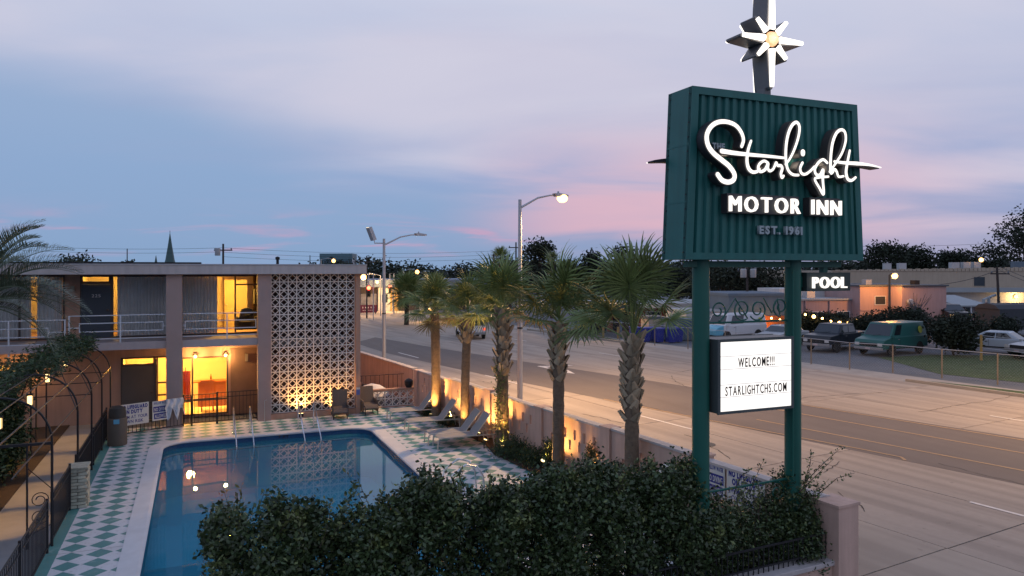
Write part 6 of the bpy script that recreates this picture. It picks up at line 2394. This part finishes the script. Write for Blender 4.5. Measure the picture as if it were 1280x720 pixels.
def far_buildings():
    # enclosure boxes
    t, w = block("rubbish_enclosure", "small beige walled enclosure behind the blue bins", "enclosure", 811, 832, 59, -15, 2.0, 0, 1.55, BEIGE, ROOFD, over=.03)
    part("gate", MB().box(.1, w - .1, -.05, -.01, .1, 1.4), BEIGE, t)
    t, w = block("storage_container", "long blue grey storage container right of the blue bins", "container", 833, 909, 57.8, -17, 2.4, 0, 1.65, SLATE)
    for i in range(int(w / .45)):
        part("rib", MB().box(.1 + .45 * i, .28 + .45 * i, -.045, -.004, .12, 1.55), SLATE, t)
    # low brick shop left of the sign pole
    t, w = block("brick_building", "low red brick building with a pale flat roof behind the bins", "building", 762, 912, 66, -15, 8, 0, 2.1, BRICKR, None)
    part("roof", MB().box(-.4, w + .4, -.9, 8.2, 2.1, 2.5), ROOFW, t)
    part("column", MB().box(w * .5, w * .5 + .35, -.6, -.25, 0, 2.1), SLATE, t)
    part("column", MB().box(w * .18, w * .18 + .3, -.6, -.3, 0, 2.1), SLATE, t)
    part("rooftop_unit", MB().box(w * .8, w * .8 + 1.2, 2, 3.2, 2.5, 3.4), GALV, t)
    part("shutter", MB().box(.3, w * .16, -.06, -.01, .1, 1.9), DARK, t)
    far_window(t, w * .30, w * .42, .8, 1.7)
    # carport behind the fourth and fifth palm
    t, w = block("carport", "dark carport with orange lit underside behind the two nearest palms", "carport", 735, 778, 60, -15, 5, 2.35, 2.38, DARK, None)
    part("canopy", MB().box(-.3, w + .3, -.3, 5.2, 2.38, 2.75), ROOFD, t)
    for x in (0.1, w - .1):
        for y in (.1, 4.8):
            part("post", MB().box(x - .09, x + .09, y - .09, y + .09, 0, 2.38), SLATE, t)
    part("back_panel", MB().box(0.3, w - .3, 4.0, 4.1, 0, 2.2), DARK, t)
    for x in (-1.2, 1.0, 2.2):
        part("bollard", MB().lathe([(.09, 0), (.09, .9), (.02, .95)], 8, (x, -1.0, 0)), YPOST, t)
    # slate-blue building with a bay whose orange light is painted in
    t, w = block("slate_building", "blue grey building with a bay painted in orange light, seen between the sign poles", "building", 911, 992, 60, -14, 7, 0, 3.35, SLATE, SLATE, over=.08)
    part("bay_wall", MB().box(.45, w * .97, -.10, -.01, .02, 1.75), ORANGEW, t)
    part("awning", MB().prism([(-.9, 1.75), (-.012, 2.05), (-.012, 1.98), (-.9, 1.68)], 'x', .9, 2.2), SLATE, t)
    part("side_annex", MB().box(-3.4, -.004, .5, 5, 0, 2.05), WHITEB, t)
    part("annex_roof", MB().box(-3.55, -.004, .35, 5.1, 2.05, 2.2), ROOFW, t)
    lamp('POINT', (w * .55, -.8, 1.2), 45, (1.0, 0.40, 0.08), t, size=.3)
    # string of bulbs
    s = thing("string_lights", "string of warm bulbs sagging across the orange bay and the parked cars", "string lights", t.location, R(-14))
    cable = []
    BULB = E("warm_bulb", (1.0, 0.55, 0.16), 14)
    for i in range(15):
        x = .5 + i * .62
        z = 1.75 + .25 * math.sin(i * .9) - (.2 if i > 8 else 0)
        y = -.6 - .18 * i
        cable.append((x, y, z + .07))
        part("bulb", MB().sphere((x, y, z), .085 if i % 3 else .14, 8, 6), BULB, s)
    part("cable", MB().tube(cable, .012, 4), IRON, s)
    # long pink range
    t, w = block("pink_building", "long low pink building with small windows behind the pickup", "building", 986, 1077, 66, -12, 9, 0, 2.75, PINKB, None)
    part("roof", MB().box(-.2, w + .2, -.15, 9.2, 2.75, 2.9), ROOFW, t)
    part("roof_box", MB().box(w * .2, w * .95, 4, 8, 2.9, 3.7), WHITEB, t)
    part("rooftop_unit", MB().box(w * .38, w * .38 + .8, 1.5, 2.3, 2.9, 3.6), GALV, t)
    for x in (.30, .385, .66, .75):
        far_window(t, w * x, w * x + .55, 1.05, 1.7)
    for x in (.22, .55, .97):
        part("downpipe", MB().tube([(w * x, -.08, 0.2), (w * x, -.08, 2.7)], .07, 8), PINKB, t)
    # two storey pink block at the lamp
    t, w = block("pink_building", "taller pink block lit orange at its corner by the lot lamp", "building", 1075, 1127, 66, -12, 8, 0, 4.0, PINKB, None)
    part("roof", MB().box(-.15, w + .1, -.15, 8, 4.0, 4.15), ROOFD, t)
    far_window(t, w * .36, w * .36 + 1.0, 2.4, 3.1)
    for i in range(3):
        far_window(t, w * .12 + i * .62, w * .12 + i * .62 + .5, .7, 1.05)
    part("ledge", MB().box(0, w, -.06, -.01, 1.85, 1.95), PINKB, t)
    part("rooftop_unit", MB().box(w * .32, w * .32 + .6, 1, 1.6, 4.15, 4.6), GALV, t)
    t, w = block("pink_building", "plain pink two storey gable wall facing the bare shrub", "building", 1127.5, 1183, 64.5, -16, 8, 0, 4.05, PINKB, None)
    part("roof", MB().box(-.1, w + .15, -.15, 8.2, 4.05, 4.18), ROOFD, t)
    part("vent", MB().lathe([(.28, 0), (.28, .2), (.2, .25)], 12), GALV, t, (w * .16, -.02, 2.7), (R(90), 0, 0))
    far_window(t, w * .36, w * .36 + .45, 1.0, 1.7)
    part("rooftop_unit", MB().box(w * .45, w * .45 + .5, 1, 1.6, 4.18, 4.55), DARK, t)
    part("bench_shed", MB().box(w * .25, w * .42, -.8, -.1, 0, 1.3), SLATE, t)
    # beige warehouse with scalloped parapet
    t, w = block("warehouse", "long beige warehouse with saw toothed parapet under the dark trees", "warehouse", 1040, 1345, 92, -26, 30, 0, 5.35, BEIGE, None)
    mb = MB()
    n = 60
    for i in range(n):
        x = w * i / n
        mb.box(x + .02, x + w / n - .04, -.08, .3, 5.30, 5.40 + .07 * (i % 2) + .45 * i / n)
    part("parapet", mb, BEIGE, t)
    part("lower_course", MB().box(w * .38, w + .2, -.12, -.005, 0, 2.75), WHITEB, t)
    part("canopy", MB().box(w * .38, w + .2, -1.6, -.125, 2.76, 3.3), ROOFW, t)
    far_window(t, w * .585, w * .585 + 1.3, 3.5, 4.6, frame=BEIGE)
    for u, sz in ((.25, .8), (.31, .9), (.53, 1.0), (.58, .9), (.625, .8), (.79, 2.2), (.86, .35)):
        part("rooftop_unit", MB().box(w * u, w * u + sz, 2, 2.7, 5.36, 6.2 + .4 * u), GALV if sz < 2 else SLATE, t)
    part("door", MB().box(w * .795, w * .795 + 1.1, -.16, -.125, 0.4, 2.4), DARK, t)
    wl = part("wall_lamp", MB().box(w * .745, w * .745 + .2, -.3, -.13, 2.25, 2.45), IRON, t)
    part("lamp_globe", MB().sphere((w * .745 + .1, -.42, 2.2), .2, 8, 6), LAMPGLOW, wl)
    lamp('POINT', (w * .745 + .1, -1.1, 2.2), 260, (1.0, 0.6, 0.22), t, size=.2)
    rl = part("roof_lamp", MB().tube([(w * .635, 1, 5.36), (w * .635, 1, 6.6)], .05, 6), IRON, t)
    part("lamp_globe", MB().sphere((w * .635, 1, 6.7), .26, 8, 6), LAMPGLOW, rl)
    # annex with white porch
    t, w = block("annex", "low annex with a white porch roof between pink gable and utility pole", "building", 1183, 1236, 70, -14, 6, 0, 2.4, PINKB, None)
    part("porch_roof", MB().prism([(-1.6, 2.2), (3, 3.0), (3, 2.85), (-1.6, 2.08)], 'x', -.1, w * .75), ROOFW, t)
    for x in (.2, 1.3):
        part("porch_post", MB().box(x, x + .1, -1.5, -1.4, 0, 2.1), WHITEM, t)
    part("door", MB().box(.5, 1.25, -.06, -.01, 0, 2.0), M("maroon_door", (0.10, 0.03, 0.03), rough=.6), t)
    far_window(t, w * .45, w * .45 + .7, 1.0, 1.9)
    for i, x in enumerate((w * .78, w * .9)):
        part("duct", MB().tube([(x, -.5, 0), (x, -.5, 2.7 + .2 * i), (x + .8, -.4, 2.9 + .2 * i)], .13, 8), ROOFW, t)
    part("roof_duct", MB().lathe([(.35, 3.0), (.35, 3.5), (.2, 3.8)], 10, (.6, 1.5, 0)), ROOFW, t)
    # tanker-like dark trailer at the right edge
    t, w = block("covered_trailer", "dark tarpaulin covered trailer at the right edge below the wall lamp", "trailer", 1250, 1330, 60, -10, 2.4, .6, 2.3, M("tarp_grey", (0.035, 0.04, 0.05), rough=.7, var=.15), None)
    part("tarp_top", MB().prism([(0, 2.3), (.4, 2.62), (1.2, 2.75), (2.0, 2.62), (2.4, 2.3)], 'x', -.1, w), MATS["tarp_grey"], t)
    for x in (1, 3.4):
        part("wheel", MB().lathe([(.4, -.12), (.4, .12)], 14), RUBBER, t, (x, 0, .4), (R(90), 0, 0))


far_buildings()


def intersection():
    # building at the far left with blue-grey roof
    t, w = block("corner_shop", "low corner shop with blue grey roof and lit bays beyond the traffic lights", "shop", 440, 640, 98, -2, 14, 0, 3.2, M("shop_dark", (0.06, 0.05, 0.055), rough=.9, var=.1), None)
    part("roof", MB().box(-1, w + .5, -1.2, 14, 3.2, 4.15), M("shop_roof", (0.17, 0.22, 0.29), rough=.7, var=.05), t)
    m = lambda px: (px - 440) / 200 * w
    part("white_bay", MB().box(m(470), m(484), -.5, -.02, 0, 3.1), WHITEB, t)
    far_window(t, m(474), m(476.5), 1.1, 2.2, -.5)
    far_window(t, m(478.5), m(481), 1.1, 2.2, -.5)
    part("lit_bay", MB().box(m(484.3), m(494), -.45, -.02, 0, 3.1), M("ochre_bay", (0.55, 0.33, 0.10), rough=.8, var=.2, scale=1.5), t)
    part("mural", MB().box(m(450), m(469), -.12, -.02, .4, 2.3), M("mural_grey", (0.16, 0.16, 0.19), rough=.8, var=.45, scale=1.6), t)
    lamp('POINT', (m(488), -3.0, 2.6), 700, (1.0, 0.6, 0.2), t, size=.4)
    lamp('POINT', (m(474), -3.5, 1.0), 300, (1.0, 0.55, 0.25), t, size=.4)
    for i, px in enumerate((520, 536, 552, 580, 600)):
        part("pier", MB().box(m(px), m(px) + .5, -.4, -.02, 0, 3.1), WHITEB, t)
    s = thing("sign_board", "long maroon board with pale lettering in front of the corner shop", "sign", (*bl(446, 92), 0), R(-2))
    part("panel", MB().box(0, 2.5, 0, .08, .15, 1.1), M("maroon_board", (0.10, 0.012, 0.04), rough=.6, var=.05), s)
    for k in range(9):
        part("printed_mark", MB().box(.7 + .17 * k, .79 + .17 * k, -.012, -.002, .72 if k % 2 else .70, .88), PAINTW, s) if k % 2 == 0 else None
    for k in range(6):
        part("printed_mark", MB().box(.72 + .22 * k, .87 + .22 * k, -.012, -.002, .42, .47), PAINTW, s)
    for x in (.1, 2.3):
        part("leg", MB().box(x, x + .1, .09, .17, 0, 1.0), IRON, s)
    # traffic lights on a span pole
    RED = E("signal_red", (1.0, 0.05, 0.02), 22)
    for px, py, d, lab, sz in ((461, 360, 80, "traffic light showing red nearest the motel's corner", 1.0), (487.5, 358, 92, "smaller traffic light showing red in front of the ochre bay", .8)):
        x, y = bl(px, d)
        z = 5.5 - (py - 337) * d / 930
        t = thing("traffic_light", lab, "traffic light", (x, y, 0), R(-10), "traffic lights at the far junction")
        part("housing", MB().box(-.2 * sz, .2 * sz, 0, .22, z - .95 * sz, z + .25 * sz), M("signal_case", (0.05, 0.04, 0.02), rough=.5), t)
        part("red_lamp", MB().sphere((0, -.06, z), .2 * sz, 10, 8), RED, t)
        part("amber_lamp", MB().sphere((0, -.02, z - .36 * sz), .12 * sz, 8, 6), DARK, t)
        part("green_lamp", MB().sphere((0, -.02, z - .7 * sz), .12 * sz, 8, 6), DARK, t)
        part("pole", MB().tube([(.5, .3, 0), (.5, .3, z + 1.6), (-.0, .15, z + 1.6), (0, .1, z + .2)], .06, 6), GALV, t)
    x, y = bl(458.5, 84)
    for (px, py, d, pw, lab, rr) in ((454.5, 346.5, 88, 1200, "bright street lamp glowing beside the motel roof corner", .34), (471.5, 352.5, 96, 300, "small street lamp glowing above the white bay", .2),
                                 (521.5, 340, 110, 0, "white street lamp peeking over the far palm", .3), (417, 326, 120, 0, "street lamp glowing in front of the glass office block", .3),
                                 (536.5, 387.5, 78, 400, "low orange lamp glowing behind the first palm", .2), (762, 341, 62, 900, "orange lamp glowing through the tallest palm's fronds", .19)):
        x, y = bl(px, d)
        z = 5.5 - (py - 337) * d / 930
        t = thing("street_lamp", lab, "street lamp", (x, y, 0), R(-20), "lamps lit in the distance")
        sd = -1 if px in (417, 521.5) else 1
        part("pole", MB().tube([(sd * 2.0, 0, 0), (sd * 2.0, 0, z + .2), (sd * .9, 0, z + .45), (0, 0, z + .2)], [.09, .07, .05, .04], 6), GALV, t)
        part("lamp_head", MB().box(-.25, .25, -.12, .12, z + .1, z + .22), GALV, t)
        part("lamp_globe", MB().sphere((0, 0, z), rr, 10, 8), LAMPGLOW, t)
        if pw:
            lamp('POINT', (0, -.5, z - .4), pw, SODIUM, t, size=.3)
    # lot lamp before the pink corner
    x, y = bl(1116.5, 63)
    t = thing("street_lamp", "orange lot lamp on a dark pole before the pink block's corner", "street lamp", (x, y, 0), R(-12), "lamps lit in the distance")
    z = 5.5 - 8 * 63 / 930
    part("pole", MB().tube([(-.35, 0, 0), (-.35, 0, z + .1), (-.1, 0, z + .25), (0.1, 0, z + .25)], [.11, .08, .05, .05], 8), TRUNK, t)
    part("lamp_head", MB().box(-.1, .35, -.12, .12, z + .18, z + .3), GALV, t)
    part("lamp_globe", MB().sphere((.12, -.05, z), .24, 12, 8), LAMPGLOW, t)
    lamp('POINT', (.1, .6, z - .3), 700, (1.0, 0.42, 0.08), t, size=.25)


intersection()


# ------------------------------------------------------------------ skyline and poles
def skyline():
    t, w = block("office_block", "teal glass office block on the skyline above the motel roof", "office block", 400, 440, 420, -20, 16, 0, 14.0, M("office_glass", (0.06, 0.13, 0.16), rough=.3, var=.05), None)
    part("crown_band", MB().box(-.2, w + .2, -.2, 16.2, 11.5, 14.6), M("office_band", (0.09, 0.17, 0.20), rough=.6), t)
    for i in range(9):
        for j in range(2):
            part("window", MB().box(w * (i + .15) / 9, w * (i + .8) / 9, -.08, -.01, 6.2 + 2.6 * j, 8.0 + 2.6 * j), WGL, t)
    SP = M("copper_spire", (0.05, 0.10, 0.10), rough=.6, var=.1)
    x, y = bl(212.5, 300)
    t = thing("church_spire", "tall slender green church spire on the skyline", "church", (x, y, 0))
    part("tower", MB().box(-2.6, 2.6, -2.6, 2.6, 0, 7.2), M("church_stone", (0.12, 0.11, 0.1), rough=.9), t)
    part("spire", MB().lathe([(2.3, 7.2), (1.7, 9.5), (.9, 14.5), (.12, 20)], 8), SP, t)
    part("finial", MB().tube([(0, 0, 20), (0, 0, 21.2)], .1, 5), SP, t)
    x, y = bl(195, 300)
    t = thing("church_spire", "small pinnacle on the skyline left of the tall spire", "church", (x, y, 0))
    part("tower", MB().box(-.7, .7, -.7, .7, 0, 7.5), MATS["church_stone"], t)
    part("spire", MB().lathe([(.65, 7.5), (.08, 11.2)], 8), SP, t)
    x, y = bl(346.5, 62)
    t = thing("roof_vent", "small dark vent cowl poking above the motel roof", "vent", (*bl(347, 33), 5.66))
    part("stack", MB().tube([(0, 0, 0), (0, 0, .28)], .06, 8), DARK, t)
    part("cowl", MB().lathe([(.09, .28), (.10, .38), (.03, .42)], 8), DARK, t)

    def pole(px, d, top, label, cross=True, cans=0, thick=.14, lean=0):
        x, y = bl(px, d)
        t = thing("utility_pole", label, "utility pole", (x, y, 0), R(-20), "utility poles around the junction")
        WD = M("creosote_pole", (0.045, 0.04, 0.04), rough=.9, var=.1)
        part("pole", MB().tube([(0, 0, 0), (lean, 0, top)], [thick, thick * .7], 8), WD, t)
        if cross:
            part("crossarm", MB().box(-.9, .9, -.06, .06, top - .7, top - .58), WD, t)
            for s in (-.8, 0.8):
                part("insulator", MB().lathe([(.05, 0), (.07, .1), (.03, .18)], 8, (s, 0, top - .58)), SLATE, t)
        for k in range(cans):
            s = (-.45, .42)[k]
            part("transformer", MB().lathe([(.25, 0), (.27, .05), (.27, .7), (.2, .78)], 12, (s, -.3, top - 1.2)), M("transformer_grey", (0.32, 0.34, 0.36), rough=.5), t, smooth=True)
        return Vector((x, y, top))
    p1 = pole(279, 75, 8.1, "dark utility pole with transformer rising over the motel roof", cans=1)
    p2 = pole(159, 110, 8.6, "thin utility pole left of the church spire", cross=False, thick=.1)
    p3 = pole(458.5, 84, 7.0, "pale thin pole beside the motel's roof corner", thick=.09)
    p4 = pole(934, 66, 6.0, "utility pole with two transformers behind the sign", cans=2)
    p5 = pole(1250, 70, 5.75, "leaning utility pole in front of the warehouse", lean=-.3)
    p6 = pole(617, 82, 7.2, "utility pole beside the distant small palm", cross=False)
    p7 = pole(645, 90, 8.8, "utility pole touching the big round tree", thick=.12)
    p8 = pole(387.5, 130, 8.0, "thin pole left of the glass office block", cross=False, thick=.1)
    def wires(a, b, sag, n, label, dz=.35, r=.018):
        t = thing("overhead_wire", label, "wire", tuple(a))
        for k in range(n):
            pts = []
            for i in range(15):
                u = i / 14
                pts.append((b - a) * u + Vector((0, 0, -sag * 4 * u * (1 - u) - dz * k)))
            part("strand", MB().tube(pts, r, 4), IRON, t)
    wires(Vector((*bl(-60, 70), 8.1)), p1 + Vector((0, 0, -.4)), .35, 2, "overhead wires running left from the transformer pole", dz=.4)
    wires(p1 + Vector((0, 0, -.4)), p7 + Vector((0, 0, -.9)), .5, 3, "overhead wires running right from the transformer pole to the big tree", dz=.45)
    wires(Vector((*bl(1075, 80), 8.0)), Vector((*bl(1290, 80), 8.6)), .2, 1, "overhead wire crossing above the warehouse")
    wires(p5 + Vector((0, 0, -.2)), Vector((*bl(1148, 66), 4.1)), .4, 1, "dark wire drooping from the leaning pole to the pink gable roof", r=.03)
    wires(p5, Vector((*bl(1340, 60), 3.6)), .1, 2, "dark wires falling right from the leaning pole", r=.025)
    x, y = bl(888, 64)
    # stop-line antenna above the slate building


skyline()


# ------------------------------------------------------------------ trees
def tree(name, label, px, d, zbase, h, w, seed, leafsz=.38, n=1500, trunk=.22, lobes=9, group=None, low=.35):
    rg = np.random.default_rng(seed)
    x, y = bl(px, d)
    t = thing(name, label, "tree" if "tree" in name else "bush", (x, y, zbase), 0, group)
    C = []
    mb = MB()
    mb.tube([(0, 0, 0), (rg.normal(0, .15), 0, h * low * .6), (rg.normal(0, .25), 0, h * .62)], [trunk, trunk * .8, trunk * .35], 7)
    for k in range(lobes):
        a = k * 2.4 + rg.uniform(-.4, .4)
        rr = w * .5 * rg.uniform(.25, .72)
        z = h * (low + (1 - low) * rg.uniform(.18, .82))
        sz = w * .5 * rg.uniform(.3, .52)
        c = np.array([math.cos(a) * rr, math.sin(a) * rr, z])
        C.append((c, sz))
        mb.tube([(0, 0, h * low * .7), tuple(c * np.array([.5, .5, 1]) - np.array([0, 0, h * .08])), tuple(c)], [trunk * .4, trunk * .25, trunk * .1], 5)
    C.append((np.array([0, 0, h - w * .2]), w * .24))
    part("trunk", mb, BARK, t)
    pts = []
    for c, sz in C:
        m = int(n / len(C))
        v = rg.normal(0, 1, (m, 3))
        v /= np.linalg.norm(v, axis=1)[:, None]
        pts.append(c + v * (rg.uniform(.15, 1, m) ** .45)[:, None] * np.array([sz, sz, sz * .75]))
    leaf_cloud("crown", np.concatenate(pts), leafsz, TREELEAF, t, seed + 1, squash=.55, up=.1, n_per=2)
    return t


far_trees = [
    (1108, 120, 0, 9.6, 7.5, "broad dark tree left of centre above the warehouse roof"), (1147, 122, 0, 9.2, 7.0, "dark tree right beside the broad one above the warehouse"),
    (1192, 130, 0, 8.6, 5.5, "smaller dark tree between the two groups above the warehouse"), (1234, 122, 0, 9.9, 6.8, "rounded dark tree behind the rooftop units"),
    (1281, 100, 0, 14.0, 8.5, "tallest dark tree cut by the picture's right edge"), (1066, 140, 0, 6.4, 8, "low dark tree just right of the hanging pool sign"),
    (672, 95, 0, 9.4, 5.4, "large round dark tree behind the tall street lamp pole"), (738, 120, 0, 8.2, 3.6, "small dark tree right of the palm fronds on the skyline"),
    (775, 95, 0, 8.6, 5.2, "dark tree behind the tallest palm's crown"), (905, 82, 0, 6.4, 7.5, "wide dark tree behind the left sign pole"), (955, 80, 0, 6.4, 7.0, "wide dark tree seen between the sign poles"),
    (845, 92, 0, 6.0, 7.0, "dark tree filling the gap left of the left sign pole"), (712, 105, 0, 6.6, 4.5, "dark tree low behind the fourth palm"),
    (94, 230, 0, 9.6, 9.5, "largest tree crown above the motel roof left of the spire"), (108, 240, 0, 7.6, 6.5, "small tree crown beside the largest one above the motel roof"), (160, 250, 0, 7.8, 7.0, "low tree crown above the motel roof beside the thin pole"),
]
for i, (px, d, zb, h, w, lab) in enumerate(far_trees):
    tree("dark_tree", lab, px, d, zb, h, w, 100 + i, leafsz=.0042 * d, n=1500 if d < 200 else 500, lobes=11, group="trees on the skyline")
for i, (px, d, h, w, lab) in enumerate(((1092, 57, 2.0, 3.4, "dark clipped bush behind the teal van's roof"), (1136, 54, 2.75, 3.4, "big dark bush at the teal van's tail"), (1192, 48, 2.5, 3.1, "widest dark bush standing on the lawn right of the van"),
                                        (1042, 60, 2.0, 2.6, "bushy shrub before the pink range's windows"), (1010, 60, 2.0, 2.4, "shrub beside the right sign pole before the pink range"), (1251, 54, 2.0, 2.2, "mid green shrub before the covered trailer"),
                                        (1062, 58, 1.2, 3.2, "low hedge strip behind the pickup's cab"))):
    tree("dark_bush", lab, px, d, 0, h, w, 140 + i, leafsz=.20, n=3400, lobes=16, trunk=.08, low=.08)
# bare shrub on the gable
x, y = bl(1146, 63.3)
t = thing("bare_shrub", "bare branching shrub climbing the pink gable", "shrub", (x, y, 0))
mb = MB()
for k in range(14):
    a = rnd.uniform(-1, 1)
    p = [(0, 0, .8), (a * .5, 0, 1.8 + rnd.random() * .5), (a * 1.5 + .5, 0, 2.6 + rnd.random())]
    mb.tube(p, [.05, .035, .015], 5)
    mb.tube([p[1], (p[1][0] + rnd.uniform(-.6, .6), 0, p[1][2] + rnd.uniform(.3, .9))], [.03, .01], 4)
part("branches", mb, M("bare_twig", (0.10, 0.09, 0.10), rough=.9), t)
# distant palms
def far_palm(px, d, zc, size, label, seed, n=26):
    x, y = bl(px, d)
    r = random.Random(seed)
    t = thing("palm_tree", label, "palm tree", (x, y, 0), 0, "palms across the street")
    part("trunk", MB().tube([(0, 0, 0), (.1, 0, zc)], [.25, .2], 8), BARK, t)
    for i in range(n):
        el = 80 - 125 * i / n
        o = link("frond", FANS[i % 4], None, t, (.1, 0, zc), (R(r.uniform(-20, 20)), R(-el), R(i * 137.5)))
        o.scale = (size, size, size)
far_palm(508, 74, 3.1, 1.75, "broad dark palm across the street left of the first palm", 61, 34)
far_palm(625, 88, 6.9, 1.05, "small topped palm silhouetted beside the utility pole", 62)
far_palm(690, 84, 6.6, .8, "little palm crown silhouetted right of the big round tree", 63, 20)
far_palm(540, 80, 3.3, 1.5, "dark palm across the street hidden behind the first palm's crown", 64, 28)

# far wood closing the horizon
rg = np.random.default_rng(404)
pts = []
for k in range(26000):
    px = rg.uniform(380, 1330)
    d = rg.uniform(170, 230)
    xx, yy = bearing(px - 640, d)
    hh = 6.2 + 1.0 * math.sin(px * .031) + .5 * math.sin(px * .11 + 1) + .3 * math.sin(px * .37)
    pts.append((xx, yy, rg.uniform(0, 1) * hh))
o = leaf_cloud("treeline", np.array(pts), 0.9, TREELEAF, None, 405, squash=.6, up=.1, kind='stuff', n_per=2)
tag(o, "distant dark wooded line closing the horizon", "trees")
